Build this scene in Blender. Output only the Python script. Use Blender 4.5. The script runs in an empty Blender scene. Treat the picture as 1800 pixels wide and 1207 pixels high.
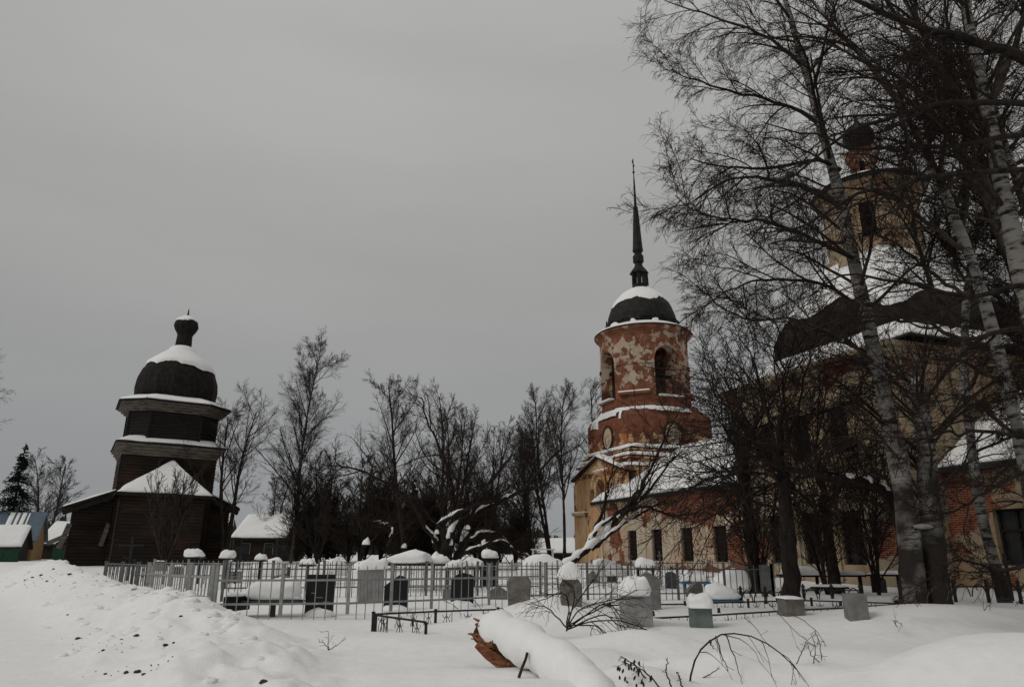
import bpy, math, random
import numpy as np
from mathutils import Vector, Matrix

# ------------------------------------------------------------------ camera, sky, sun
F, CX, CY = 1250.0, 900.0, 603.5           # focal length and centre in photo pixels (1800 x 1207)
CAMZ = 1.5
PITCH = math.atan((970 - CY) / F)
CP, SP = math.cos(PITCH), math.sin(PITCH)
sc = bpy.context.scene
COL = sc.collection
cam = bpy.data.cameras.new('camera')
cam.sensor_width = 36.0
cam.lens = F / 1800 * 36.0
cam.clip_start, cam.clip_end = 0.1, 3000
cam_o = bpy.data.objects.new('camera', cam)
COL.objects.link(cam_o)
cam_o.location = (0, 0, CAMZ)
cam_o.rotation_euler = (math.pi / 2 + PITCH, 0, 0)
sc.camera = cam_o
sc.render.resolution_x, sc.render.resolution_y = 1024, 686

SUN_EL, SUN_AZ = math.radians(40), math.radians(238)   # azimuth clockwise from +Y: behind and left of the camera
world = bpy.data.worlds.new('World')
sc.world = world
world.use_nodes = True
wn, wl = world.node_tree.nodes, world.node_tree.links
wn.clear()


def WN(t, **k):
    n = wn.new(t)
    for a, b in k.items():
        setattr(n, a, b)
    return n


w_out = WN('ShaderNodeOutputWorld')
w_bg = WN('ShaderNodeBackground')
w_bg.inputs['Strength'].default_value = 0.1
w_sky = WN('ShaderNodeTexSky', sky_type='NISHITA', sun_disc=False)
w_sky.sun_elevation, w_sky.sun_rotation = SUN_EL, SUN_AZ
w_tc = WN('ShaderNodeTexCoord')
w_sep = WN('ShaderNodeSeparateXYZ')
wl.new(w_tc.outputs['Generated'], w_sep.inputs[0])
w_el = WN('ShaderNodeMapRange')                # overcast sky: zenith brighter than the horizon
w_el.inputs['From Min'].default_value, w_el.inputs['From Max'].default_value = 0.0, 1.0
w_el.inputs['To Min'].default_value, w_el.inputs['To Max'].default_value = 2.7, 5.1
wl.new(w_sep.outputs['Z'], w_el.inputs['Value'])
w_map = WN('ShaderNodeMapping')
w_map.inputs['Scale'].default_value = (1.1, 1.1, 5.0)
wl.new(w_tc.outputs['Generated'], w_map.inputs['Vector'])
w_no = WN('ShaderNodeTexNoise')
w_no.inputs['Scale'].default_value = 1.25
w_no.inputs['Detail'].default_value = 4.0
w_no.inputs['Roughness'].default_value = 0.45
wl.new(w_map.outputs[0], w_no.inputs['Vector'])
w_nr = WN('ShaderNodeMapRange')
w_nr.inputs['From Min'].default_value, w_nr.inputs['From Max'].default_value = 0.3, 0.7
w_nr.inputs['To Min'].default_value, w_nr.inputs['To Max'].default_value = 0.92, 1.07
wl.new(w_no.outputs['Fac'], w_nr.inputs['Value'])
w_mul = WN('ShaderNodeMath', operation='MULTIPLY')
wl.new(w_el.outputs[0], w_mul.inputs[0])
wl.new(w_nr.outputs[0], w_mul.inputs[1])
w_ramp = WN('ShaderNodeValToRGB')              # bluish grey near the horizon, warm grey above
w_ramp.color_ramp.elements[0].position, w_ramp.color_ramp.elements[0].color = 0.0, (0.94, 0.965, 1.0, 1)
w_ramp.color_ramp.elements[1].position, w_ramp.color_ramp.elements[1].color = 0.4, (1.0, 0.995, 0.968, 1)
wl.new(w_sep.outputs['Z'], w_ramp.inputs[0])
w_cl = WN('ShaderNodeVectorMath', operation='SCALE')
wl.new(w_ramp.outputs['Color'], w_cl.inputs[0])
wl.new(w_mul.outputs[0], w_cl.inputs['Scale'])
w_hs = WN('ShaderNodeHueSaturation')
w_hs.inputs['Saturation'].default_value = 0.15
wl.new(w_sky.outputs[0], w_hs.inputs['Color'])
w_mix = WN('ShaderNodeMix', data_type='RGBA')
w_mix.inputs['Factor'].default_value = 0.96    # the cloud deck hides nearly all of the clear sky
wl.new(w_hs.outputs[0], w_mix.inputs[6])
wl.new(w_cl.outputs[0], w_mix.inputs[7])
wl.new(w_mix.outputs[2], w_bg.inputs['Color'])
wl.new(w_bg.outputs[0], w_out.inputs['Surface'])

sun = bpy.data.lights.new('sun', 'SUN')
sun.energy, sun.angle, sun.color = 0.85, math.radians(24), (1.0, 0.965, 0.91)
sun_o = bpy.data.objects.new('sun', sun)
COL.objects.link(sun_o)
_d = Vector((math.sin(SUN_AZ) * math.cos(SUN_EL), math.cos(SUN_AZ) * math.cos(SUN_EL), math.sin(SUN_EL)))
sun_o.rotation_euler = _d.to_track_quat('Z', 'Y').to_euler()
sc.view_settings.view_transform = 'Standard'
sc.view_settings.look = 'None'
sc.view_settings.gamma = 1.0
sc.view_settings.exposure = 0.0

# ------------------------------------------------------------------ helpers
rng = np.random.default_rng(11)
random.seed(5)


def ray(u, v):
    zz = (CY - v) / F
    return ((u - CX) / F, CP - zz * SP, SP + zz * CP)


def at(u, v, Y):
    """the point at depth Y seen at photo pixel (u, v)"""
    d = ray(u, v)
    t = Y / d[1]
    return Vector((d[0] * t, Y, CAMZ + d[2] * t))


_lat = np.random.default_rng(3).random((256, 256))


def vnoise(x, y, f=1.0, s=0):
    x = np.asarray(x, float) * f + s * 17.3
    y = np.asarray(y, float) * f + s * 31.7
    xi, yi = np.floor(x).astype(int), np.floor(y).astype(int)
    fx, fy = x - xi, y - yi
    fx, fy = fx * fx * (3 - 2 * fx), fy * fy * (3 - 2 * fy)
    g = lambda a, b: _lat[a % 256, b % 256]
    return (g(xi, yi) * (1 - fx) + g(xi + 1, yi) * fx) * (1 - fy) + (g(xi, yi + 1) * (1 - fx) + g(xi + 1, yi + 1) * fx) * fy


def fbm(x, y, f=1.0, o=3, s=0):
    r, a = 0, 0.5
    for i in range(o):
        r = r + a * (vnoise(x, y, f, s + i) - 0.5)
        f *= 2.1
        a *= 0.5
    return r


BANK = np.array([(-2.6, 7.0, 0.22), (-3.6, 10.5, 0.32), (-5.0, 13.2, 0.36), (-7.0, 16.3, 0.50), (-9.6, 19.5, 0.60),
                 (-13.8, 25.0, 0.64), (-20.5, 33.5, 1.12), (-27, 43, 0.8), (-38, 56, 0.5)])
BUMPS = []   # (x, y, height, rx, ry, angle)


def smooth(a, b, x):
    t = np.clip((x - a) / (b - a), 0, 1)
    return t * t * (3 - 2 * t)


def gz(x, y):
    """height of the snow"""
    x = np.asarray(x, float)
    y = np.asarray(y, float)
    r = np.hypot(x, y)
    z = 0.04 + 0.30 * fbm(x, y, 0.09, 2, 1) + 0.20 * fbm(x, y, 0.4, 2, 4)
    z = z + 0.55 * smooth(24, 60, y) + smooth(90, 400, r) * 3.0
    z = z + 0.06 * fbm(x, y, 1.1, 2, 9)
    # snow bank along the road
    best = np.full(x.shape, 1e9)
    hh = np.zeros(x.shape)
    side = np.zeros(x.shape)
    for i in range(len(BANK) - 1):
        ax, ay, ah = BANK[i]
        bx, by, bh = BANK[i + 1]
        dx, dy = bx - ax, by - ay
        L = dx * dx + dy * dy
        t = np.clip(((x - ax) * dx + (y - ay) * dy) / L, 0, 1)
        d = np.hypot(x - ax - t * dx, y - ay - t * dy)
        m = d < best
        best = np.where(m, d, best)
        hh = np.where(m, ah + t * (bh - ah), hh)
        side = np.where(m, (x - ax) * dy - (y - ay) * dx, side)
    left = side < 0
    wl_ = 2.3 + 0.02 * y
    wr_ = 1.3
    base = np.where(left, -0.12 * np.ones_like(x) + 0.5 * smooth(30, 60, y), z)
    prof = np.where(left, smooth(1, 0, best / wl_), smooth(1, 0, best / wr_))
    lump = (0.34 * fbm(x, y, 0.8, 3, 21) + 0.28 * fbm(x, y, 2.0, 3, 31) + 0.22 * np.abs(fbm(x, y, 3.0, 2, 25))) * smooth(1, 0.25, best / (wl_ * 1.15)) * np.where(left, 1, smooth(1.6, .3, best))
    far = smooth(75, 60, y)
    z = z * (1 - np.where(left, 1, 0)) + np.where(left, base, 0)
    z = np.where(left, base + (hh - base) * prof, base + (np.maximum(hh, base) - base) * prof) + lump * far
    z = z + np.where(left, 0.10 * fbm(x, y, 0.35, 2, 14), 0)
    for bx, by, bh, rx, ry, an in BUMPS:
        c, s = math.cos(an), math.sin(an)
        lx, ly = (x - bx) * c + (y - by) * s, -(x - bx) * s + (y - by) * c
        q = (lx / rx) ** 2 + (ly / ry) ** 2
        z = z + bh * (np.exp(-q * 1.4) if by > 10 else np.exp(-q ** 1.7))
    return z


def hit(u, v, y0=5.5, y1=140):
    """where the line of sight through a photo pixel meets the snow"""
    d = ray(u, v)
    Y = np.linspace(y0, y1, 6000)
    t = Y / d[1]
    zr = CAMZ + d[2] * t
    g = gz(d[0] * t, Y)
    k = np.nonzero(zr < g)[0]
    i = int(k[0]) if len(k) else 5999
    return Vector((float(d[0] * t[i]), float(Y[i]), float(g[i])))


def tag(o, label=None, cat=None, group=None, kind=None):
    if label: o['label'] = label
    if cat: o['category'] = cat
    if group: o['group'] = group
    if kind: o['kind'] = kind
    return o


def empty(name, loc=(0, 0, 0), rz=0.0, label=None, cat=None, group=None):
    o = bpy.data.objects.new(name, None)
    o.empty_display_size = 0.2
    COL.objects.link(o)
    o.location = loc
    o.rotation_euler = (0, 0, rz)
    return tag(o, label, cat, group)


def link(name, me, mat=None, parent=None):
    o = bpy.data.objects.new(name, me)
    COL.objects.link(o)
    if mat is not None and not me.materials:
        me.materials.append(mat)
    if parent is not None:
        o.parent = parent
    return o


class MB:
    """collects faces, then builds one mesh object"""
    def __init__(s):
        s.v, s.f = [], []

    def add(s, vs, fs):
        n = len(s.v)
        s.v += [tuple(p) for p in vs]
        s.f += [tuple(i + n for i in f) for f in fs]
        return s

    def box(s, x0, x1, y0, y1, z0, z1, M=None):
        vs = [Vector((x, y, z)) for z in (z0, z1) for y in (y0, y1) for x in (x0, x1)]
        if M is not None:
            vs = [M @ p for p in vs]
        return s.add(vs, [(0, 2, 3, 1), (4, 5, 7, 6), (0, 1, 5, 4), (2, 6, 7, 3), (0, 4, 6, 2), (1, 3, 7, 5)])

    def bar(s, a, b, w, h=None, up=(0, 0, 1)):
        a, b = Vector(a), Vector(b)
        d = (b - a).normalized()
        u = Vector(up)
        if abs(d.dot(u)) > 0.95:
            u = Vector((1, 0, 0))
        sx = d.cross(u).normalized()
        sz = sx.cross(d)
        h = h or w
        vs = [p + sx * i * w / 2 + sz * j * h / 2 for p in (a, b) for i, j in ((-1, -1), (1, -1), (1, 1), (-1, 1))]
        return s.add(vs, [(3, 2, 1, 0), (4, 5, 6, 7), (0, 1, 5, 4), (1, 2, 6, 5), (2, 3, 7, 6), (3, 0, 4, 7)])

    def tube(s, pts, rad, n=6):
        pts = [Vector(p) for p in pts]
        rad = rad if hasattr(rad, '__len__') else [rad] * len(pts)
        v0 = len(s.v)
        for i, p in enumerate(pts):
            t = (pts[min(i + 1, len(pts) - 1)] - pts[max(i - 1, 0)]).normalized()
            ref = Vector((0, 0, 1)) if abs(t.z) < 0.9 else Vector((1, 0, 0))
            a = t.cross(ref).normalized()
            b = t.cross(a)
            for k in range(n):
                an = 2 * math.pi * k / n
                s.v.append(tuple(p + (a * math.cos(an) + b * math.sin(an)) * rad[i]))
        for i in range(len(pts) - 1):
            for k in range(n):
                k2 = (k + 1) % n
                s.f.append((v0 + i * n + k, v0 + i * n + k2, v0 + (i + 1) * n + k2, v0 + (i + 1) * n + k))
        s.f.append(tuple(v0 + k for k in range(n))[::-1])
        s.f.append(tuple(v0 + (len(pts) - 1) * n + k for k in range(n)))
        return s

    def lathe(s, prof, n=32, c=(0, 0), ph=0.0, sq=None, cap=True):
        """prof: (radius, z) from the bottom up; sq: per-angle radius factor"""
        v0 = len(s.v)
        for r, z in prof:
            for k in range(n):
                an = 2 * math.pi * k / n + ph
                q = r * (sq(an) if sq else 1)
                s.v.append((c[0] + q * math.cos(an), c[1] + q * math.sin(an), z))
        for i in range(len(prof) - 1):
            for k in range(n):
                k2 = (k + 1) % n
                s.f.append((v0 + i * n + k, v0 + i * n + k2, v0 + (i + 1) * n + k2, v0 + (i + 1) * n + k))
        if cap:
            s.f.append(tuple(v0 + k for k in range(n))[::-1])
            s.f.append(tuple(v0 + (len(prof) - 1) * n + k for k in range(n)))
        return s

    def prism(s, poly, d0, d1, mp=None):
        """poly of (x, z), extruded along y from d0 to d1"""
        n = len(poly)
        vs = [Vector((x, d, z)) for d in (d0, d1) for x, z in poly]
        if mp:
            vs = [mp(p) for p in vs]
        return s.add(vs, [tuple(range(n)), tuple(range(2 * n - 1, n - 1, -1))] + [(i, n + i, n + (i + 1) % n, (i + 1) % n) for i in range(n)])

    def mesh(s, name, smooth=False):
        me = bpy.data.meshes.new(name)
        me.from_pydata(s.v, [], s.f)
        if smooth:
            me.polygons.foreach_set('use_smooth', [True] * len(me.polygons))
        me.update()
        return me

    def build(s, name, mat, parent=None, smooth=False):
        return link(name, s.mesh(name, smooth), mat, parent)


# ------------------------------------------------------------------ materials
def base_mat(name, rough=0.8, spec=0.2):
    m = bpy.data.materials.new(name)
    m.use_nodes = True
    b = m.node_tree.nodes['Principled BSDF']
    b.inputs['Roughness'].default_value = rough
    b.inputs['Specular IOR Level'].default_value = spec
    return m, m.node_tree.nodes, m.node_tree.links, b


def mat_noise(name, stops, scale=4.0, stretch=(1, 1, 1), rough=0.85, bump=0.3, bdist=0.02, detail=6, spec=0.15, metal=0.0):
    m, ns, ls, b = base_mat(name, rough, spec)
    b.inputs['Metallic'].default_value = metal
    tc = ns.new('ShaderNodeTexCoord')
    mp = ns.new('ShaderNodeMapping')
    mp.inputs['Scale'].default_value = stretch
    ls.new(tc.outputs['Object'], mp.inputs[0])
    no = ns.new('ShaderNodeTexNoise')
    no.inputs['Scale'].default_value, no.inputs['Detail'].default_value, no.inputs['Roughness'].default_value = scale, detail, 0.62
    ls.new(mp.outputs[0], no.inputs['Vector'])
    rp = ns.new('ShaderNodeValToRGB')
    el = rp.color_ramp.elements
    while len(el) < len(stops):
        el.new(0.5)
    for e, (p, c) in zip(el, stops):
        e.position, e.color = p, (*c, 1)
    ls.new(no.outputs['Fac'], rp.inputs[0])
    ls.new(rp.outputs[0], b.inputs['Base Color'])
    if bump:
        bp = ns.new('ShaderNodeBump')
        bp.inputs['Strength'].default_value, bp.inputs['Distance'].default_value = bump, bdist
        ls.new(no.outputs['Fac'], bp.inputs['Height'])
        ls.new(bp.outputs[0], b.inputs['Normal'])
    return m


def mat_plaster(name, amount=0.5, plaster=((0.54, 0.465, 0.36), (0.38, 0.31, 0.23)), blobs=(), zr=None, cyl=None, stain=(0.40, 0.17, 0.07), stain_amt=0.5, nscale=0.55):
    """lime plaster fallen off the brick in patches; blobs: (along wall, z, rx, rz, push) lay bare more (push > 0) or less"""
    m, ns, ls, b = base_mat(name, 0.92, 0.1)
    tc = ns.new('ShaderNodeTexCoord')
    sp = ns.new('ShaderNodeSeparateXYZ')
    ls.new(tc.outputs['Object'], sp.inputs[0])

    def M(op, a, c=None, d=None, clamp=False):
        n = ns.new('ShaderNodeMath')
        n.operation = op
        n.use_clamp = clamp
        for i, q in enumerate((a, c, d)):
            if q is None: continue
            if isinstance(q, (int, float)): n.inputs[i].default_value = q
            else: ls.new(q, n.inputs[i])
        return n.outputs[0]
    if cyl:
        along = M('MULTIPLY', M('ARCTAN2', sp.outputs['Y'], sp.outputs['X']), cyl)
    else:
        along = M('ADD', sp.outputs['X'], sp.outputs['Y'])
    z = sp.outputs['Z']
    cb = ns.new('ShaderNodeCombineXYZ')
    ls.new(along, cb.inputs[0]); ls.new(z, cb.inputs[1])
    br = ns.new('ShaderNodeTexBrick')
    br.inputs['Scale'].default_value = 1.0
    br.inputs['Brick Width'].default_value, br.inputs['Row Height'].default_value = 0.29, 0.095
    br.inputs['Mortar Size'].default_value, br.inputs['Mortar Smooth'].default_value, br.inputs['Bias'].default_value = 0.012, 0.3, -0.2
    br.inputs['Color1'].default_value, br.inputs['Color2'].default_value = (0.225, 0.060, 0.028, 1), (0.13, 0.034, 0.019, 1)
    br.inputs['Mortar'].default_value = (0.34, 0.24, 0.17, 1)
    ls.new(cb.outputs[0], br.inputs['Vector'])
    nb = ns.new('ShaderNodeTexNoise')
    nb.inputs['Scale'].default_value, nb.inputs['Detail'].default_value = 1.7, 5
    ls.new(tc.outputs['Object'], nb.inputs['Vector'])
    bv = ns.new('ShaderNodeMix'); bv.data_type = 'RGBA'; bv.blend_type = 'MULTIPLY'
    bv.inputs['Factor'].default_value = 0.75
    r2 = ns.new('ShaderNodeValToRGB')
    r2.color_ramp.elements[0].position, r2.color_ramp.elements[0].color = 0.35, (0.5, 0.46, 0.44, 1)
    r2.color_ramp.elements[1].position, r2.color_ramp.elements[1].color = 0.65, (1.15, 1.1, 1.05, 1)
    ls.new(nb.outputs['Fac'], r2.inputs[0])
    ls.new(br.outputs['Color'], bv.inputs[6]); ls.new(r2.outputs[0], bv.inputs[7])
    # plaster
    npz = ns.new('ShaderNodeTexNoise')
    npz.inputs['Scale'].default_value, npz.inputs['Detail'].default_value, npz.inputs['Roughness'].default_value = 0.9, 7, 0.65
    mpz = ns.new('ShaderNodeMapping'); mpz.inputs['Scale'].default_value = (1.2, 1.2, 0.55)
    ls.new(tc.outputs['Object'], mpz.inputs[0]); ls.new(mpz.outputs[0], npz.inputs['Vector'])
    rp = ns.new('ShaderNodeValToRGB')
    e = rp.color_ramp.elements
    e[0].position, e[0].color = 0.34, (*plaster[1], 1)
    e[1].position, e[1].color = 0.58, (*plaster[0], 1)
    ls.new(npz.outputs['Fac'], rp.inputs[0])
    nst = ns.new('ShaderNodeTexNoise')
    nst.inputs['Scale'].default_value, nst.inputs['Detail'].default_value = 0.42, 6
    ls.new(mpz.outputs[0], nst.inputs['Vector'])
    rs = ns.new('ShaderNodeMapRange')
    rs.inputs['From Min'].default_value, rs.inputs['From Max'].default_value = 0.47, 0.66
    rs.inputs['To Max'].default_value = stain_amt
    ls.new(nst.outputs['Fac'], rs.inputs['Value'])
    ms = ns.new('ShaderNodeMix'); ms.data_type = 'RGBA'
    ls.new(rs.outputs[0], ms.inputs['Factor']); ls.new(rp.outputs[0], ms.inputs[6])
    ms.inputs[7].default_value = (*stain, 1)
    # mask
    nm = ns.new('ShaderNodeTexNoise')
    nm.inputs['Scale'].default_value, nm.inputs['Detail'].default_value, nm.inputs['Roughness'].default_value = nscale, 9, 0.62
    ls.new(tc.outputs['Object'], nm.inputs['Vector'])
    val = nm.outputs['Fac']
    for (ba, bz, ra, rz, push) in blobs:
        da = M('DIVIDE', M('SUBTRACT', along, ba), ra)
        dz = M('DIVIDE', M('SUBTRACT', z, bz), rz)
        q = M('ADD', M('MULTIPLY', da, da), M('MULTIPLY', dz, dz))
        val = M('ADD', val, M('MULTIPLY', M('SUBTRACT', 1.0, q, clamp=True), push))
    if zr:
        for (z0, z1, push) in zr:
            mr = ns.new('ShaderNodeMapRange')
            mr.inputs['From Min'].default_value, mr.inputs['From Max'].default_value, mr.inputs['To Max'].default_value = z0, z1, push
            ls.new(z, mr.inputs['Value'])
            val = M('ADD', val, mr.outputs[0])
    mk = ns.new('ShaderNodeMapRange')
    th = 0.5 + (0.5 - amount) * 0.42
    mk.inputs['From Min'].default_value, mk.inputs['From Max'].default_value = th - 0.008, th + 0.008
    ls.new(val, mk.inputs['Value'])
    mx = ns.new('ShaderNodeMix'); mx.data_type = 'RGBA'
    ls.new(mk.outputs[0], mx.inputs['Factor']); ls.new(ms.outputs[2], mx.inputs[6]); ls.new(bv.outputs[2], mx.inputs[7])
    ls.new(mx.outputs[2], b.inputs['Base Color'])
    hgt = M('SUBTRACT', M('MULTIPLY', npz.outputs['Fac'], 0.35), M('MULTIPLY', mk.outputs[0], M('ADD', 0.6, M('MULTIPLY', br.outputs['Fac'], 0.35))))
    bp = ns.new('ShaderNodeBump')
    bp.inputs['Strength'].default_value, bp.inputs['Distance'].default_value = 0.8, 0.04
    ls.new(hgt, bp.inputs['Height']); ls.new(bp.outputs[0], b.inputs['Normal'])
    return m


M = {}
M['snow'] = mat_noise('snow', [(0.3, (0.81, 0.81, 0.80)), (0.7, (0.88, 0.88, 0.875))], 4.5, rough=0.75, bump=0.5, bdist=0.05, detail=9, spec=0.25)
M['iron'] = mat_noise('dark_roof_iron', [(0.35, (0.010, 0.011, 0.011)), (0.65, (0.032, 0.030, 0.027))], 2.2, rough=0.7, bump=0.4, bdist=0.05)
M['rust'] = mat_noise('rusty_iron', [(0.35, (0.022, 0.014, 0.010)), (0.65, (0.070, 0.034, 0.020))], 3, rough=0.8)
M['wood_grey'] = mat_noise('weathered_boards', [(0.32, (0.009, 0.0082, 0.0075)), (0.62, (0.027, 0.024, 0.021))], 1.6, (1.0, 1.0, 7), rough=0.9, bump=0.5, bdist=0.03)
M['wood_brown'] = mat_noise('brown_boards', [(0.34, (0.014, 0.011, 0.009)), (0.54, (0.025, 0.018, 0.014)), (0.72, (0.060, 0.032, 0.020))], 0.45, (1, 1, 3.2), rough=0.9, bump=0.5, bdist=0.03)
M['wood_pale'] = mat_noise('pale_cornice_boards', [(0.34, (0.07, 0.062, 0.053)), (0.66, (0.19, 0.165, 0.138))], 1.6, (1, 1, 4), rough=0.9)
M['wood_black'] = mat_noise('black_shingles', [(0.35, (0.008, 0.0075, 0.007)), (0.68, (0.026, 0.021, 0.018))], 4, (1, 1, 0.6), rough=0.85, bump=0.6, bdist=0.05)
M['bark_dark'] = mat_noise('dark_bark', [(0.35, (0.012, 0.0098, 0.0085)), (0.7, (0.040, 0.032, 0.027))], 7, (1, 1, 0.35), rough=0.95, bump=0.6, bdist=0.03)
M['limb'] = mat_noise('brown_limbs', [(0.35, (0.022, 0.017, 0.014)), (0.7, (0.085, 0.066, 0.052))], 4, (1, 1, 1), rough=0.95, bump=0.4, bdist=0.02)
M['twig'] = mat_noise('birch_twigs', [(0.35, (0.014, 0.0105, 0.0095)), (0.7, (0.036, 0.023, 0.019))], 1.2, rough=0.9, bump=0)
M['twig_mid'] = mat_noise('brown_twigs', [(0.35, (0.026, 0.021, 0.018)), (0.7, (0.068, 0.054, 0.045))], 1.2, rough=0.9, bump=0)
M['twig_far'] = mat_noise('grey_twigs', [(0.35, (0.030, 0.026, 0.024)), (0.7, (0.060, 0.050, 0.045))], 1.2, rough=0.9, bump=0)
M['granite_black'] = mat_noise('black_granite', [(0.4, (0.006, 0.007, 0.008)), (0.6, (0.012, 0.0125, 0.014))], 30, rough=0.35, bump=0.05, spec=0.3)
M['stone_grey'] = mat_noise('grey_concrete', [(0.35, (0.13, 0.13, 0.125)), (0.65, (0.21, 0.21, 0.20))], 5, rough=0.9, bump=0.3)
M['stone_pale'] = mat_noise('pale_grey_concrete', [(0.35, (0.21, 0.21, 0.205)), (0.65, (0.30, 0.30, 0.295))], 5, rough=0.9, bump=0.3)
M['stone_brown'] = mat_noise('brownish_concrete', [(0.35, (0.11, 0.10, 0.09)), (0.65, (0.19, 0.175, 0.155))], 6, rough=0.9, bump=0.4)
M['stone_dark'] = mat_noise('dark_grey_stone', [(0.35, (0.045, 0.048, 0.05)), (0.65, (0.085, 0.09, 0.092))], 6, rough=0.8, bump=0.3)
M['paint_silver'] = mat_noise('silver_fence_paint', [(0.35, (0.20, 0.20, 0.195)), (0.65, (0.30, 0.30, 0.29))], 8, rough=0.6, bump=0.15, spec=0.3)
M['paint_teal'] = mat_noise('grey_green_paint', [(0.35, (0.10, 0.118, 0.115)), (0.65, (0.16, 0.18, 0.175))], 5, rough=0.7, bump=0.2)
M['paint_greyfence'] = mat_noise('grey_fence_paint', [(0.35, (0.085, 0.087, 0.085)), (0.65, (0.15, 0.15, 0.145))], 8, rough=0.65, bump=0.15)
M['paint_black'] = mat_noise('black_fence_paint', [(0.4, (0.009, 0.009, 0.010)), (0.65, (0.020, 0.020, 0.021))], 12, rough=0.55, bump=0.2, spec=0.3)
M['paint_blue'] = mat_noise('blue_paint', [(0.35, (0.05, 0.12, 0.19)), (0.65, (0.09, 0.18, 0.27))], 6, rough=0.7)
M['paint_white'] = mat_noise('white_metal', [(0.35, (0.45, 0.45, 0.44)), (0.65, (0.6, 0.6, 0.59))], 6, rough=0.6)
M['paint_green'] = mat_noise('green_fence_sheet', [(0.35, (0.008, 0.030, 0.016)), (0.65, (0.014, 0.048, 0.025))], 4, rough=0.7)
M['blue_roof'] = mat_noise('blue_metal_roof', [(0.35, (0.075, 0.10, 0.14)), (0.65, (0.11, 0.145, 0.19))], 1.5, rough=0.5, spec=0.3)
M['yellow'] = mat_noise('yellow_boards', [(0.35, (0.19, 0.12, 0.05)), (0.65, (0.28, 0.18, 0.075))], 2, (4, 4, 0.5), rough=0.85)
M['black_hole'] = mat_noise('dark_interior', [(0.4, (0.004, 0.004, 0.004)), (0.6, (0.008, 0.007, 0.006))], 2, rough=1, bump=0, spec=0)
M['rotten'] = mat_noise('split_log_wood', [(0.30, (0.07, 0.028, 0.014)), (0.5, (0.22, 0.088, 0.042)), (0.7, (0.34, 0.17, 0.095))], 5, (1, 7, 7), rough=0.9, bump=0.9, bdist=0.03)
M['log_bark'] = mat_noise('log_bark', [(0.35, (0.022, 0.012, 0.009)), (0.7, (0.10, 0.045, 0.024))], 9, (0.5, 2, 2), rough=0.95, bump=0.8, bdist=0.03)
M['dirt'] = mat_noise('frozen_dirt', [(0.35, (0.028, 0.020, 0.015)), (0.7, (0.10, 0.07, 0.05))], 14, rough=1, bump=0.8)
M['cane'] = mat_noise('dry_canes', [(0.35, (0.020, 0.014, 0.012)), (0.7, (0.055, 0.036, 0.028))], 6, rough=0.9, bump=0)
M['straw'] = mat_noise('dry_straw', [(0.35, (0.10, 0.06, 0.04)), (0.7, (0.20, 0.13, 0.08))], 6, rough=0.9, bump=0)
M['needles'] = mat_noise('spruce_needles', [(0.35, (0.006, 0.010, 0.008)), (0.7, (0.016, 0.022, 0.017))], 3, rough=0.9, bump=0)
M['glass'] = mat_noise('dark_pane', [(0.4, (0.010, 0.010, 0.011)), (0.6, (0.02, 0.02, 0.02))], 3, rough=0.3, bump=0, spec=0.4)


def mat_birch():
    m, ns, ls, b = base_mat('birch_bark', 0.85, 0.15)
    tc = ns.new('ShaderNodeTexCoord')
    a = ns.new('ShaderNodeTexNoise')
    mp = ns.new('ShaderNodeMapping'); mp.inputs['Scale'].default_value = (2.0, 2.0, 7.5)
    ls.new(tc.outputs['Object'], mp.inputs[0]); ls.new(mp.outputs[0], a.inputs['Vector'])
    a.inputs['Scale'].default_value, a.inputs['Detail'].default_value, a.inputs['Roughness'].default_value = 1.0, 8, 0.7
    r = ns.new('ShaderNodeValToRGB')
    r.color_ramp.elements[0].position, r.color_ramp.elements[0].color = 0.40, (0.018, 0.015, 0.013, 1)
    r.color_ramp.elements[1].position, r.color_ramp.elements[1].color = 0.52, (0.27, 0.255, 0.235, 1)
    ls.new(a.outputs['Fac'], r.inputs[0])
    c = ns.new('ShaderNodeTexNoise'); c.inputs['Scale'].default_value, c.inputs['Detail'].default_value = 0.9, 5
    ls.new(tc.outputs['Object'], c.inputs['Vector'])
    # the old bark at the foot is black and fissured
    sp = ns.new('ShaderNodeSeparateXYZ'); ls.new(tc.outputs['Object'], sp.inputs[0])
    mr = ns.new('ShaderNodeMapRange')
    mr.inputs['From Min'].default_value, mr.inputs['From Max'].default_value = 1.2, 4.6
    mr.inputs['To Min'].default_value, mr.inputs['To Max'].default_value = 0.26, 0.0
    ls.new(sp.outputs['Z'], mr.inputs['Value'])
    ad = ns.new('ShaderNodeMath'); ad.operation = 'ADD'; ls.new(c.outputs['Fac'], ad.inputs[0]); ls.new(mr.outputs[0], ad.inputs[1])
    th = ns.new('ShaderNodeMapRange')
    th.inputs['From Min'].default_value, th.inputs['From Max'].default_value = 0.57, 0.74
    ls.new(ad.outputs[0], th.inputs['Value'])
    mx = ns.new('ShaderNodeMix'); mx.data_type = 'RGBA'
    ls.new(th.outputs[0], mx.inputs['Factor']); ls.new(r.outputs[0], mx.inputs[6]); mx.inputs[7].default_value = (0.028, 0.023, 0.020, 1)
    ls.new(mx.outputs[2], b.inputs['Base Color'])
    bp = ns.new('ShaderNodeBump'); bp.inputs['Strength'].default_value, bp.inputs['Distance'].default_value = 0.5, 0.03
    ls.new(a.outputs['Fac'], bp.inputs['Height']); ls.new(bp.outputs[0], b.inputs['Normal'])
    return m


M['birch'] = mat_birch()


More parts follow.
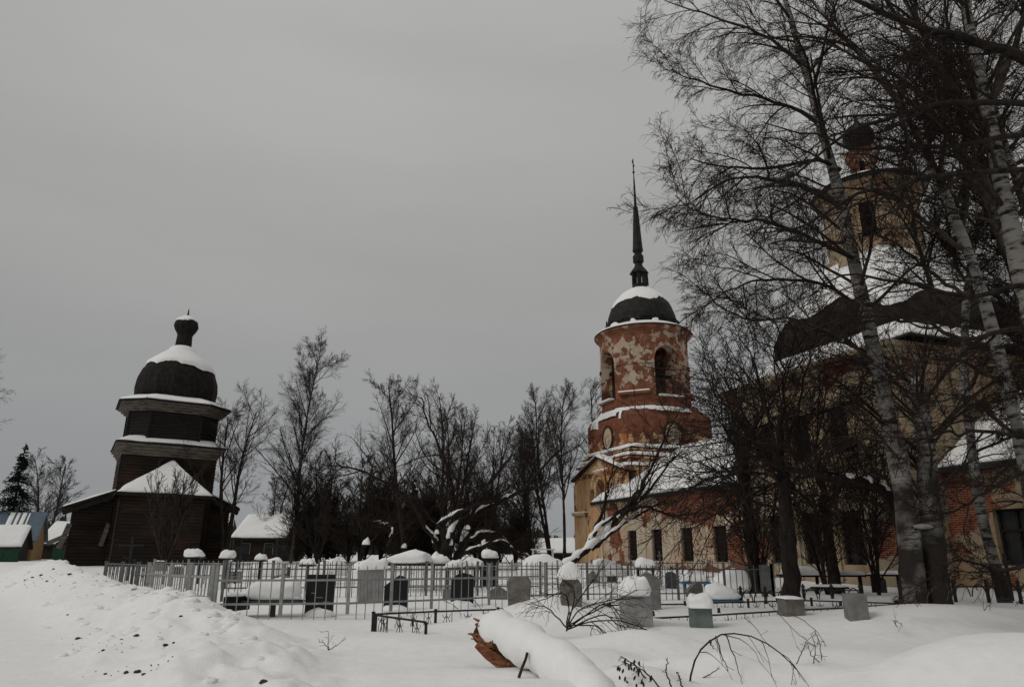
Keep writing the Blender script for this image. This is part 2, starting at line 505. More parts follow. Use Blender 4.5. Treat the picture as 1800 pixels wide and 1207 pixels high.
# ------------------------------------------------------------------ snow helpers
def snow_sheet(p00, p10, p11, p01, thick=0.2, n=40, m=14, jag=0.06, seed=0, name='snow_cover', parent=None, low=0.0, up=1.0, sides=True):
    """snow lying on a roof plane: p00-p10 is the eave, p01-p11 the ridge"""
    P = [np.array(p, float) for p in (p00, p10, p11, p01)]
    r = np.random.default_rng(seed + 100)
    off = r.random(2) * 90
    aa = np.linspace(0, 1, n)
    nn = np.cross(P[1] - P[0], (P[3] + P[2]) / 2 - P[0])
    nn /= np.linalg.norm(nn)
    if nn[2] < 0: nn = -nn
    L = np.linalg.norm(P[1] - P[0])
    b0 = low + jag * (0.9 + 2 * fbm(aa * L + off[0], aa * 0 + off[1], 0.45, 4))
    T, Bm = [], []
    for j in range(m):
        t = (j / (m - 1)) ** 1.5
        bb = b0 + (up - b0) * t
        pt = (1 - bb)[:, None] * ((1 - aa)[:, None] * P[0] + aa[:, None] * P[1]) + bb[:, None] * ((1 - aa)[:, None] * P[3] + aa[:, None] * P[2])
        edge = min(1.0, math.sqrt(max(0, t) * 14 + 0.15))
        se = np.minimum(1, np.sqrt(np.minimum(aa, 1 - aa) * L / 0.35 + 0.12)) if sides else 1.0
        th = thick * edge * se * (0.85 + 0.8 * fbm(pt[:, 0] + off[0], pt[:, 1] + pt[:, 2] + off[1], 0.7, 3))
        T.append(pt + nn * th[:, None] if hasattr(th, 'shape') else pt + nn * th)
        Bm.append(pt + nn * 0.012)
    T, Bm = np.array(T), np.array(Bm)
    vs = np.concatenate([T.reshape(-1, 3), Bm.reshape(-1, 3)])
    o = n * m
    fs = [(j * n + i, j * n + i + 1, (j + 1) * n + i + 1, (j + 1) * n + i) for j in range(m - 1) for i in range(n - 1)]
    fs += [(i + 1, i, o + i, o + i + 1) for i in range(n - 1)]
    fs += [((m - 1) * n + i, (m - 1) * n + i + 1, o + (m - 1) * n + i + 1, o + (m - 1) * n + i) for i in range(n - 1)]
    fs += [(j * n, (j + 1) * n, o + (j + 1) * n, o + j * n) for j in range(m - 1)]
    fs += [((j + 1) * n + n - 1, j * n + n - 1, o + j * n + n - 1, o + (j + 1) * n + n - 1) for j in range(m - 1)]
    mb = MB(); mb.v = [tuple(p) for p in vs]; mb.f = fs
    return mb.build(name, M['snow'], parent, True)


def snow_blob(w, d, h, seed=0, e=0.55, over=0.0, n=26, m=14):
    """a rounded cushion of snow w x d x h standing on z = 0"""
    r = np.random.default_rng(seed + 55)
    o = r.random(2) * 50
    lean = r.uniform(-.16, .16, 2)
    e = e + r.uniform(-.1, .2)
    mb = MB()
    sg = lambda a, p: math.copysign(abs(a) ** p, a)
    for j in range(m):
        ph = -0.50 + (math.pi / 2 + 0.50) * j / (m - 1)
        for i in range(n):
            th = 2 * math.pi * i / n
            x = sg(math.cos(th), e) * sg(math.cos(ph), 0.68)
            y = sg(math.sin(th), e) * sg(math.cos(ph), 0.68)
            z = math.sin(ph) if ph > 0 else math.sin(ph) * 0.42
            k = 1 + 0.42 * float(fbm(th * 1.3 + o[0], ph * 1.5 + o[1], 1.0, 3)) * math.cos(ph)
            zf = max(0, 0.2 + z * 0.8)
            mb.v.append((x * w / 2 * k + lean[0] * w * zf, y * d / 2 * k, zf * h * (1 + 0.9 * float(fbm(x + o[0], y + o[1], 1.4, 3)) + lean[1] * x * 1.6)))
    for j in range(m - 1):
        for i in range(n):
            k = (i + 1) % n
            mb.f.append((j * n + i, j * n + k, (j + 1) * n + k, (j + 1) * n + i))
    mb.f.append(tuple(range(n))[::-1])
    return mb


def snow_cap_lathe(prof, cut, name, parent, thick=0.12, n=64, jag=0.3, seed=0, ph=0.0, sq=None, c=(0, 0), bias=None):
    """snow on top of a dome whose profile (radius, z) runs from the bottom up; cut = z where it ends"""
    r = np.random.default_rng(seed + 9)
    o = r.random(2) * 60
    pr = np.array(prof, float)
    zs, rs = pr[:, 1], pr[:, 0]
    mm = 14
    mb = MB()
    for j in range(mm):
        for k in range(n):
            an = 2 * math.pi * k / n + ph
            zc = cut + jag * 2.4 * float(fbm(math.cos(an) * 2.2 + o[0], math.sin(an) * 2.2 + o[1], 1.0, 4)) + (bias(an) if bias else 0)
            zc = min(max(zc, zs[0]), zs[-1] - 0.1)
            t = (j / (mm - 1)) ** 1.4
            z = zc + (zs[-1] - zc) * t
            rad = float(np.interp(z, zs, rs))
            g = thick * min(1.0, math.sqrt(t * 8 + 0.02))
            q = (rad + 0.03 + g * 0.6) * (sq(an) if sq else 1)
            mb.v.append((c[0] + q * math.cos(an), c[1] + q * math.sin(an), z + g * 0.7))
    for j in range(mm - 1):
        for k in range(n):
            k2 = (k + 1) % n
            mb.f.append((j * n + k, j * n + k2, (j + 1) * n + k2, (j + 1) * n + k))
    mb.f.append(tuple((mm - 1) * n + k for k in range(n)))
    return mb.build(name, M['snow'], parent, True)


# ------------------------------------------------------------------ walls with openings
def wall(name, mp, x0, x1, zb, zt, openings, thick, mat, parent, step=None, ztop=None):
    """a wall with real openings. mp(x, z, d) gives the point at x along the wall, height z, depth d into it.
    openings: (xa, xb, z0, z1, arched)"""
    xs = {x0, x1}
    for a, b, z0, z1, ar in openings:
        xs |= {a, b}
        if ar:
            for i in range(1, 10):
                xs.add(a + (b - a) * i / 10)
    if step:
        k = int((x1 - x0) / step) + 1
        xs |= {x0 + (x1 - x0) * i / k for i in range(k + 1)}
    xs = sorted(xs)
    mb = MB()
    zt_ = ztop or (lambda x: zt)

    def top(op, x):
        a, b, z0, z1, ar = op
        if not ar: return z1
        r = (b - a) / 2
        q = max(0, r * r - (x - (a + b) / 2) ** 2)
        return z1 - r + math.sqrt(q)

    def quad(pts):
        mb.add([mp(*p) for p in pts], [(0, 1, 2, 3)])
    for xa, xb in zip(xs[:-1], xs[1:]):
        if xb - xa < 1e-6: continue
        mid = (xa + xb) / 2
        op = [o for o in openings if o[0] <= mid <= o[1]]
        for d, flip in ((0, False), (thick, True)):
            def face(za, zb_, zc, zd):
                q = [(xa, za, d), (xb, zb_, d), (xb, zc, d), (xa, zd, d)]
                quad(q[::-1] if flip else q)
            if not op:
                face(zb, zb, zt_(xb), zt_(xa))
            else:
                o = op[0]
                face(zb, zb, o[2], o[2])
                face(top(o, xa), top(o, xb), zt_(xb), zt_(xa))
        for o in op:
            quad([(xa, o[2], 0), (xb, o[2], 0), (xb, o[2], thick), (xa, o[2], thick)])
            quad([(xa, top(o, xa), thick), (xb, top(o, xb), thick), (xb, top(o, xb), 0), (xa, top(o, xa), 0)])
        quad([(xa, zt_(xa), 0), (xb, zt_(xb), 0), (xb, zt_(xb), thick), (xa, zt_(xa), thick)])
    for a, b, z0, z1, ar in openings:
        h = z1 - (b - a) / 2 if ar else z1
        quad([(a, z0, 0), (a, h, 0), (a, h, thick), (a, z0, thick)])
        quad([(b, z0, thick), (b, h, thick), (b, h, 0), (b, z0, 0)])
    return mb.build(name, mat, parent)


def planar(o, ex, ny):
    o, ex, ny = Vector(o), Vector(ex), Vector(ny)
    return lambda x, z, d: o + ex * x + Vector((0, 0, z)) - ny * d


def window_in(parent, mp, a, b, z0, z1, lattice=True, depth=0.28, mat=None):
    """a window with frame, muntins and an iron grille set into an opening"""
    fm = mat or M['wood_grey']
    g = MB().add([mp(a, z0, depth + 0.05), mp(b, z0, depth + 0.05), mp(b, z1, depth + 0.05), mp(a, z1, depth + 0.05)], [(0, 1, 2, 3)])
    w = g.build('window', M['glass'], parent)
    f = MB()
    t = 0.09
    for (p, q) in (((a + t / 2, z0), (a + t / 2, z1)), ((b - t / 2, z0), (b - t / 2, z1)), ((a, z0 + t / 2), (b, z0 + t / 2)), ((a, z1 - t / 2), (b, z1 - t / 2)),
                   (((a + b) / 2, z0), ((a + b) / 2, z1)), ((a, z0 + (z1 - z0) * 0.62), (b, z0 + (z1 - z0) * 0.62))):
        f.bar(mp(p[0], p[1], depth), mp(q[0], q[1], depth), t)
    f.build('frame', fm, w)
    if lattice:
        k = MB()
        nx, nz = 3, 7
        for i in range(nx + 1):
            x = a + 0.05 + (b - a - 0.1) * i / nx
            k.bar(mp(x, z0, depth - 0.14), mp(x, z1, depth - 0.14), 0.025)
        for j in range(1, nz):
            z = z0 + (z1 - z0) * j / nz
            k.bar(mp(a, z, depth - 0.14), mp(b, z, depth - 0.14), 0.025)
        k.build('grille', M['rust'], w)
    return w
# ------------------------------------------------------------------ the snow-covered ground
BUMPS += [(0.75, 15.4, 0.54, 1.9, 1.2, 0.1), (1.9, 11.2, 0.33, 1.5, 0.9, 0.05), (0.95, 9.9, 0.20, 0.75, 0.6, 0.3), (2.2, 9.3, 0.26, 0.62, 0.62, 0.2), (1.35, 8.5, 0.22, 0.5, 0.55, 0.2),
          (3.1, 8.9, 0.18, 0.7, 0.55, -.2), (0.2, 8.1, 0.14, 0.8, 0.5, 0.1), (-0.9, 9.2, 0.08, 1.6, 0.6, 0.0), (9.6, 17.2, 0.26, 3.2, 1.6, 0.1), (8.0, 14.6, 0.46, 2.7, 1.5, 0.22),
          (5.7, 8.5, 0.52, 2.0, 0.95, 0.2), (4.6, 10.9, 0.12, 1.2, 0.7, 0.3), (-1.8, 12.3, 0.1, 1.4, 0.8, 0.2), (-0.3, 11.6, 0.12, 1.5, 0.8, 0.1), (7.2, 10.6, 0.16, 1.8, 0.8, 0.1)]


def build_ground():
    na, nr = 380, 290
    t = np.linspace(-1, 1, na)
    ang = np.radians(46 * t + 74 * t ** 5)
    r = np.concatenate([[0.3, 1.2, 2.2, 3.2, 4.2], 5.0 * (900 / 5.0) ** (np.linspace(0, 1, nr) ** 1.15)])
    R, A = np.meshgrid(r, ang, indexing='ij')
    X, Y = R * np.sin(A), R * np.cos(A)
    Z = gz(X, Y)
    vs = np.stack([X, Y, Z], -1).reshape(-1, 3)
    nr = len(r)
    i = np.arange(nr - 1)[:, None] * na + np.arange(na - 1)[None]
    fs = np.stack([i, i + na, i + na + 1, i + 1], -1).reshape(-1, 4)[:, ::-1]
    me = bpy.data.meshes.new('snowy_ground')
    me.vertices.add(len(vs)); me.vertices.foreach_set('co', vs.ravel())
    me.loops.add(fs.size); me.loops.foreach_set('vertex_index', fs.ravel())
    me.polygons.add(len(fs)); me.polygons.foreach_set('loop_start', np.arange(0, fs.size, 4)); me.polygons.foreach_set('loop_total', np.full(len(fs), 4))
    me.polygons.foreach_set('use_smooth', np.ones(len(fs), bool))
    me.update(); me.validate()
    o = link('snowy_ground', me, M['snow'])
    tag(o, kind='structure')


build_ground()

# ------------------------------------------------------------------ the brick church
CH_O = (9.8, 50.0, 0.0)
CH_R = math.atan2(-0.936, 0.351)        # local x runs along the long wall towards the camera, local y into the church
M['pl_ref'] = mat_plaster('refectory_plaster', 0.40, blobs=[(4.6, 4.9, 4.6, 1.9, 0.30), (9.4, 1.5, 2.0, 2.2, 0.38), (-5.8, 3.4, 1.0, 2.0, 0.3), (1.5, 1.5, 7.4, 2.1, -0.22)], zr=[(0.9, 0.4, 0.2)])
M['pl_main'] = mat_plaster('main_church_plaster', 0.26, plaster=((0.345, 0.285, 0.20), (0.215, 0.172, 0.118)), stain_amt=.25, blobs=[(10.0, 1.2, 1.4, 2.2, 0.3), (20, 1.6, 2.0, 2.0, 0.25)])  # dimness of the right-hand walls is put into this darker plaster colour
M['pl_apse'] = mat_plaster('altar_plaster', 0.30, plaster=((0.34, 0.27, 0.185), (0.24, 0.185, 0.12)), stain_amt=.3, blobs=[(23.2, 3.8, 2.4, 1.6, 0.26), (27.3, 2.2, 0.7, 3, 0.2)])  # altar colour lowered too, to carry the dimness on the right
M['pl_tower'] = mat_plaster('bell_tower_base_plaster', 0.34, plaster=((0.60, 0.44, 0.27), (0.48, 0.27, 0.13)), stain=(0.42, 0.14, 0.045), stain_amt=0.85, blobs=[(-4.85, 6.3, 3.4, 2.2, -.25)])
M['pl_tier'] = mat_plaster('bell_tower_tier_plaster', 0.50, plaster=((0.60, 0.42, 0.25), (0.45, 0.22, 0.10)), zr=[(10.6, 12.4, 0.32)], stain=(0.36, 0.10, 0.035), stain_amt=0.9, nscale=0.8)
M['pl_bell'] = mat_plaster('belfry_plaster', 0.46, plaster=((0.46, 0.37, 0.285), (0.32, 0.235, 0.17)), cyl=3.9, zr=[(15.4, 13.4, 0.25), (18.6, 19.8, 0.09)], stain_amt=0.6, stain=(0.34, 0.19, 0.11), nscale=1.25)
M['pl_drum'] = mat_plaster('drum_plaster', 0.24, plaster=((0.33, 0.265, 0.18), (0.21, 0.16, 0.105)), stain_amt=.25, nscale=0.6)
M['pl_lantern'] = mat_plaster('lantern_plaster', 0.62, plaster=((0.46, 0.38, 0.28), (0.3, 0.24, 0.17)), nscale=1.2)

M['rust_black'] = mat_noise('rusty_black_sheet', [(0.35, (0.010, 0.0085, 0.008)), (0.6, (0.024, 0.017, 0.014)), (0.75, (0.045, 0.024, 0.016))], 1.6, (1, 1, .5), rough=.75, bump=.7, bdist=.08)
M['plaque'] = mat_noise('plaque_plaster', [(0.35, (0.34, 0.24, 0.15)), (0.6, (0.52, 0.43, 0.31))], 2.5, rough=.9)
church = empty('brick_church', CH_O, CH_R, 'derelict two-storey brick church with peeling cream plaster behind the birches on the right', 'church')
WEST, EAST0, EAST1 = -8.2, 9.6, 20.7
W = 13.0
# refectory: long low wall with windows
mpN = planar((0, 0, 0), (1, 0, 0), (0, -1, 0))
ref_win = [(-3.95, -2.65), (-0.65, 0.65), (2.9, 4.2), (6.3, 7.65)]
wall('refectory_wall', mpN, WEST, EAST0, 0.0, 5.25, [(a, b, 0.95, 3.0, False) for a, b in ref_win], 0.7, M['pl_ref'], church)
for a, b in ref_win:
    window_in(church, mpN, a, b, 0.95, 3.0)
MB().box(WEST, WEST + 0.7, 0.72, 12.3, 0, 5.24).build('end_wall', M['pl_ref'], church)
MB().box(WEST + .7, EAST0, 11.6, 12.3, 0, 5.24).build('back_wall', M['pl_ref'], church)
for x in (WEST + 0.1, -1.75, 1.75, 5.2, 8.7):          # shallow pilaster strips between the windows
    MB().box(x, x + 0.42, -0.07, 0.0, 0.2, 4.75).build('pilaster', M['pl_ref'], church)
MB().box(WEST - 0.05, EAST0, -0.16, 0.0, 4.78, 5.0).box(WEST - 0.12, EAST0, -0.3, 0.0, 5.003, 5.22).build('refectory_cornice', M['pl_ref'], church)
# refectory roof: hipped at the tower end
e0, e1, ry, rz = -0.55, 12.8, 6.1, 9.5
r0 = MB()
hx = WEST + 3.6
A, B_, C, D = (WEST - 0.55, e0, 5.25), (EAST0, e0, 5.25), (EAST0, ry, rz), (hx, ry, rz)
E_, G = (WEST - 0.55, e1, 5.25), (EAST0, e1, 5.25)
r0.add([A, B_, C, D], [(0, 1, 2, 3)]).add([E_, G, C, D], [(3, 2, 1, 0)]).add([A, D, E_], [(0, 1, 2)])
dn = lambda p: (p[0], p[1], p[2] - 0.16)
r0.add([A, B_, dn(B_), dn(A)], [(3, 2, 1, 0)]).add([dn(A), dn(B_), (EAST0, 0.3, 5.09), (WEST - .55, 0.3, 5.09)], [(0, 1, 2, 3)])
r0.add([A, E_, dn(E_), dn(A)], [(0, 1, 2, 3)])
rr = r0.build('refectory_roof', M['iron'], church)
snow_sheet(A, B_, C, D, 0.28, 110, 26, 0.012, 1, 'snow_cover', rr)
snow_sheet(E_, A, D, D, 0.22, 40, 16, 0.02, 2, 'snow_cover', rr)
# main volume
mpM = planar((0, -0.35, 0), (1, 0, 0), (0, -1, 0))
mw_lo = [(11.75, 12.95, 0.95, 3.35), (14.2, 15.45, 0.95, 3.35), (16.65, 17.95, 0.95, 3.35)]
mw_up = [(11.8, 12.9, 6.0, 8.2), (14.25, 15.4, 6.0, 8.2), (16.7, 17.9, 6.0, 8.2)]
# two storeys of the long wall
wall('lower_wall', mpM, EAST0, EAST1, 0.0, 5.2, [(a, b, c, d, False) for a, b, c, d in mw_lo], 0.8, M['pl_main'], church)
wall('upper_wall', mpM, EAST0, EAST1, 5.2, 10.4, [(a, b, c, d, False) for a, b, c, d in mw_up], 0.8, M['pl_main'], church)
for a, b, c, d in mw_lo + mw_up:
    window_in(church, mpM, a, b, c, d, lattice=c < 2)
mpE = planar((EAST1, -0.35, 0), (0, 1, 0), (1, 0, 0))
wall('end_wall', mpE, 0.8, W + 0.35, 0, 10.4, [], 0.8, M['pl_main'], church)
wall('end_wall', mpE, 0.0, 0.8, 0, 10.4, [], 0.8, M['pl_main'], church)
MB().box(EAST0, EAST0 + 0.8, 0.45, W, 0, 10.39).build('end_wall', M['pl_main'], church)
MB().box(EAST0 + .8, EAST1 - .8, W - 0.8, W, 0, 10.39).build('back_wall', M['pl_main'], church)
for x in (EAST0, 13.3, 15.85, EAST1 - 0.75):
    MB().box(x + 0.01, x + 0.7, -0.45, -0.35, 0.2, 9.75).build('pilaster', M['pl_main'], church)
for y in (-0.3, 3.2, 8.8, 12.2):
    MB().box(EAST1, EAST1 + 0.1, y, y + 0.7, 0.2, 9.75).build('pilaster', M['pl_main'], church)
cn = MB()
for k, (o, z0, z1) in enumerate(((0.2, 9.8, 10.02), (0.42, 10.023, 10.22), (0.62, 10.223, 10.45))):
    cn.box(EAST0 - o, EAST1 + o, -0.35 - o, W + o, z0, z1)
cn.build('main_cornice', M['pl_main'], church)
# main roof: low skirt, curved four-sided iron dome above
mc = ((EAST0 + EAST1) / 2, W / 2 - 0.1)
SQ = lambda an: 1.0 / max(abs(math.cos(an)), abs(math.sin(an)))
skirt = MB()
a_, h0, h1 = 6.45, 10.47, 12.3
HW = (EAST1 - EAST0) / 2 + 0.72
skirt.lathe([(HW + .6, 10.46), (HW + .6, 10.55), (4.5, 11.9)], 4, mc, math.pi / 4, lambda a: math.sqrt(2), cap=False)
sk = skirt.build('skirt_roof', M['iron'], church)
q = [(mc[0] + sx * (HW + .5), mc[1] + sy * (HW + .5), 10.58) for sx, sy in ((-1, -1), (1, -1), (1, 1), (-1, 1))]
p = [(mc[0] + sx * 4.45, mc[1] + sy * 4.45, 12.02) for sx, sy in ((-1, -1), (1, -1), (1, 1), (-1, 1))]
for k in range(4):
    snow_sheet(q[k], q[(k + 1) % 4], p[(k + 1) % 4], p[k], 0.2, 50, 12, 0.03, 10 + k, 'snow_cover', sk, sides=False)
prof = [(4.45, 11.7), (4.55, 12.4), (4.5, 13.2), (4.3, 13.9), (3.9, 14.6), (3.35, 15.2), (2.8, 15.9), (2.5, 16.5), (2.5, 17.1)]
dome = MB().lathe(prof, 64, mc, 0.0, lambda a: SQ(a) ** 0.86).build('dome_roof', M['rust_black'], church, False)
snow_cap_lathe(prof, 14.35, 'snow_cover', dome, 0.16, 128, 0.6, 4, 0, lambda a: SQ(a) ** 0.86, mc, bias=lambda a: -1.0 * math.exp(-(((a + math.pi / 4 + math.pi) % (2 * math.pi) - math.pi) / .2) ** 2))
# octagonal drum
dr = 2.62
oct_ph = math.radians(-45 + 22.5 - 8)
drum = MB().lathe([(dr + .25, 16.9), (dr + .25, 17.5), (dr, 17.52), (dr, 21.2), (dr + .15, 21.25), (dr + .15, 21.45), (dr + .4, 21.5), (dr + .4, 21.68)], 8, mc, oct_ph).build('drum', M['pl_drum'], church)
dwin = MB()
nic = MB()
for k in range(8):
    am = oct_ph + math.pi / 8 + k * math.pi / 4
    R_ = dr * math.cos(math.pi / 8)
    nx, ny = math.cos(am), math.sin(am)
    Mx = Matrix.Translation((mc[0] + nx * R_, mc[1] + ny * R_, 0)) @ Matrix.Rotation(am + math.pi / 2, 4, 'Z')
    if k % 2 == 1:
        MB().box(-0.38, 0.38, -0.03, 0.05, 18.3, 20.3, Mx).build('window', M['black_hole'], drum)
        nic.box(-0.52, -0.38, -0.09, 0.04, 18.2, 20.4, Mx).box(0.38, 0.52, -0.09, 0.04, 18.2, 20.4, Mx).box(-0.38, 0.38, -0.09, 0.04, 20.3, 20.42, Mx)
    else:
        nic.box(-0.5, -0.42, -0.06, 0.04, 18.2, 20.4, Mx).box(0.42, 0.5, -0.06, 0.04, 18.2, 20.4, Mx).box(-0.42, 0.42, -0.06, 0.04, 20.32, 20.4, Mx).box(-.42, .42, -.06, .04, 18.2, 18.28, Mx)
nic.build('niche_trim', M['pl_drum'], drum)
cap = MB().lathe([(dr + .6, 21.69), (dr + .6, 21.78), (1.2, 22.5)], 8, mc, oct_ph).build('drum_roof', M['iron'], church)
snow_cap_lathe([(dr + .5, 21.82), (1.1, 22.55)], 21.8, 'snow_cover', cap, 0.12, 48, 0.1, 6, 0, None, mc)
lan = MB().lathe([(0.98, 22.3), (0.98, 22.7), (0.74, 22.75), (0.74, 24.0), (0.82, 24.05), (0.98, 24.3), (1.02, 24.55), (0.5, 24.75)], 8, mc, oct_ph).build('lantern', M['pl_lantern'], church)
Mx = Matrix.Translation((mc[0], mc[1], 0)) @ Matrix.Rotation(oct_ph + math.pi / 8 + 5 * math.pi / 4 + math.pi / 2, 4, 'Z')
for k in range(0, 8, 2):
    am = oct_ph + math.pi / 8 + (k + 1) * math.pi / 4
    Mk = Matrix.Translation((mc[0] + .66 * math.cos(am), mc[1] + .66 * math.sin(am), 0)) @ Matrix.Rotation(am + math.pi / 2, 4, 'Z')
    MB().box(-0.14, 0.14, -0.04, 0.02, 23.0, 23.75, Mk).build('window', M['black_hole'], lan)
MB().lathe([(0.42, 24.7), (0.5, 24.95), (0.78, 25.25), (0.9, 25.6), (0.84, 26.0), (0.6, 26.35), (0.3, 26.55), (0.1, 26.8), (0.05, 27.3)], 24, mc).build('onion_bulb', M['iron'], church, True)
# altar block at the near end
mpA = planar((0, 1.75, 0), (1, 0, 0), (0, -1, 0))
aw = [(22.6, 24.15, 1.0, 3.15, False)]
wall('altar_wall', mpA, EAST1, 29.0, 0, 4.85, aw, 0.7, M['pl_apse'], church)
window_in(church, mpA, 22.6, 24.15, 1.0, 3.15, lattice=False)
MB().box(28.3, 29.0, 2.47, 10.5, 0, 4.84).build('end_wall', M['pl_apse'], church)
MB().box(EAST1, 28.3, 9.8, 10.5, 0, 4.84).build('back_wall', M['pl_apse'], church)
MB().box(EAST1, 29.1, 1.58, 1.75, 4.4, 4.62).box(EAST1, 29.2, 1.45, 1.75, 4.623, 4.86).box(25.6, 26.3, 1.64, 1.75, 0.2, 4.38).box(28.0, 28.9, 1.64, 1.75, .2, 4.38).build('altar_cornice', M['pl_apse'], church)
A, B_, C, D = (EAST1 + .1, 1.2, 4.9), (29.5, 1.2, 4.9), (25.6, 6.1, 8.35), (EAST1 + .1, 6.1, 8.35)
E_, G = (EAST1 + .1, 11, 4.9), (29.5, 11, 4.9)
ar = MB().add([A, B_, C, D], [(0, 1, 2, 3)]).add([B_, G, C], [(0, 1, 2)]).add([G, E_, D, C], [(0, 1, 2, 3)])
ar.add([A, B_, dn(B_), dn(A)], [(3, 2, 1, 0)]).add([dn(A), dn(B_), (29.5, 1.9, 4.74), (EAST1 + .1, 1.9, 4.74)], [(0, 1, 2, 3)]).add([B_, G, dn(G), dn(B_)], [(3, 2, 1, 0)])
aro = ar.build('altar_roof', M['iron'], church)
snow_sheet(A, B_, C, D, 0.26, 50, 18, 0.02, 21, 'snow_cover', aro)
snow_sheet(B_, G, C, C, 0.26, 40, 16, 0.02, 22, 'snow_cover', aro)

# ------------------------------------------------------------------ the bell tower
tower = empty('bell_tower', (0, 0, 0), CH_R, 'red brick bell tower with round arched belfry, dark dome and tall needle spire', 'bell tower')
TS, TW = -10.4, 6.1
tower.location = (CH_O[0] + 0.351 * TS + 0.936 * TW, CH_O[1] - 0.936 * TS + 0.351 * TW, 0)
hb = 4.85
# base tier, north face with gable and a three-part arched window
mpB = planar((0, -hb, 0), (1, 0, 0), (0, -1, 0))
gab = lambda x: 7.55 + 1.6 * max(0, 1 - abs(x) / 4.6)
wall('base_wall', mpB, -hb, hb, 0, 7.6, [(-0.72, 0.72, 5.15, 7.35, True), (-1.9, -1.1, 5.15, 6.6, False)], 0.7, M['pl_tower'], tower, step=0.7, ztop=gab)
MB().box(-0.9, 0.9, -hb + .75, -hb + .85, 5.0, 7.5).box(-2.0, -1.0, -hb + .75, -hb + .85, 5.0, 6.7).build('window', M['black_hole'], tower)
MB().box(-hb, -hb + .7, -hb + .72, hb, 0, 7.6).build('base_wall', M['pl_tower'], tower)
MB().box(hb - .7, hb, -hb + .72, hb, 0, 7.6).build('base_wall', M['pl_tower'], tower)
MB().box(-hb + .7, hb - .7, hb - .7, hb, 0, 7.6).build('base_wall', M['pl_tower'], tower)
tr = MB()
for x in (-4.83, -3.3, 2.6, 4.1):
    tr.box(x, x + .72, -hb - .12, -hb, 0.2, 7.2)
tr.box(-4.95, -2.5, -hb - .3, -hb, 4.55, 4.75).box(2.5, 4.95, -hb - .3, -hb, 4.55, 4.75)
for i in range(16):                       # archivolt round the window
    a0, a1 = math.pi * i / 16, math.pi * (i + 1) / 16
    c = lambda a, r: Vector((r * math.cos(a), -hb - 0.08, 6.63 + r * math.sin(a)))
    tr.bar(c(a0, 1.28), c(a1, 1.28), 0.16, 0.22)
tr.build('base_trim', M['pl_tower'], tower)
lg = MB().box(-5.05, -2.45, -hb - .36, -hb - .0, 4.753, 4.86)
lg.build('ledge_snow', M['snow'], tower)
# stepped roofs between base and second tier
steps = MB().box(-4.95, 4.95, -4.95, 4.95, 7.62, 7.9).box(-4.55, 4.55, -4.55, 4.55, 7.903, 8.6).box(-4.75, 4.75, -4.75, 4.75, 8.603, 8.75).box(-4.2, 4.2, -4.2, 4.2, 8.753, 9.3).box(-4.4, 4.4, -4.4, 4.4, 9.303, 9.42)
steps.build('stepped_base', M['pl_tier'], tower)
# gable roof over the north face
gx, gy0, gy1 = 4.95, -hb - .35, -3.0
gz0, gz1 = 7.62, 9.25
gm = MB()
for s_ in (-1, 1):
    gm.add([(s_ * gx, gy0, gz0), (0, gy0, gz1), (0, gy1, gz1), (s_ * gx, gy1, gz0)], [(0, 1, 2, 3)]).add([(s_ * gx, gy0, gz0), (0, gy0, gz1), (0, gy0, gz1 - .14), (s_ * gx, gy0, gz0 - .14)], [(0, 1, 2, 3)])
    gm.add([(s_ * gx, gy0, gz0 - .14), (0, gy0, gz1 - .14), (0, gy1, gz1 - .14), (s_ * gx, gy1, gz0 - .14)], [(0, 1, 2, 3)])
gro = gm.build('gable_roof', M['rust'], tower)
snow_sheet((-gx, gy0 - .02, gz0), (-gx, gy1, gz0), (0, gy1, gz1), (0, gy0 - .02, gz1), .2, 20, 16, 0.05, 31, 'snow_cover', gro)
snow_sheet((gx, gy1, gz0), (gx, gy0 - .02, gz0), (0, gy0 - .02, gz1), (0, gy1, gz1), .2, 20, 16, 0.25, 32, 'snow_cover', gro)
for k, (o0, o1, z0, z1, sd) in enumerate(((4.95, 4.55, 7.91, 8.25, 41), (4.75, 4.2, 8.76, 9.15, 42), (4.4, 3.9, 9.43, 9.8, 43))):
    for (sx, sy) in ((0, -1), (1, 0)):
        a = Vector((-o0, -o0, z0)) if sy else Vector((o0, -o0, z0))
        b = Vector((o0, -o0, z0)) if sy else Vector((o0, o0, z0))
        c = Vector((o1, -o1, z1)) if sy else Vector((o1, o1, z1))
        d = Vector((-o1, -o1, z1)) if sy else Vector((o1, -o1, z1))
        snow_sheet(a, b, c, d, 0.16, 60, 6, 0.35, sd + sx * 7, 'snow_cover', tower)
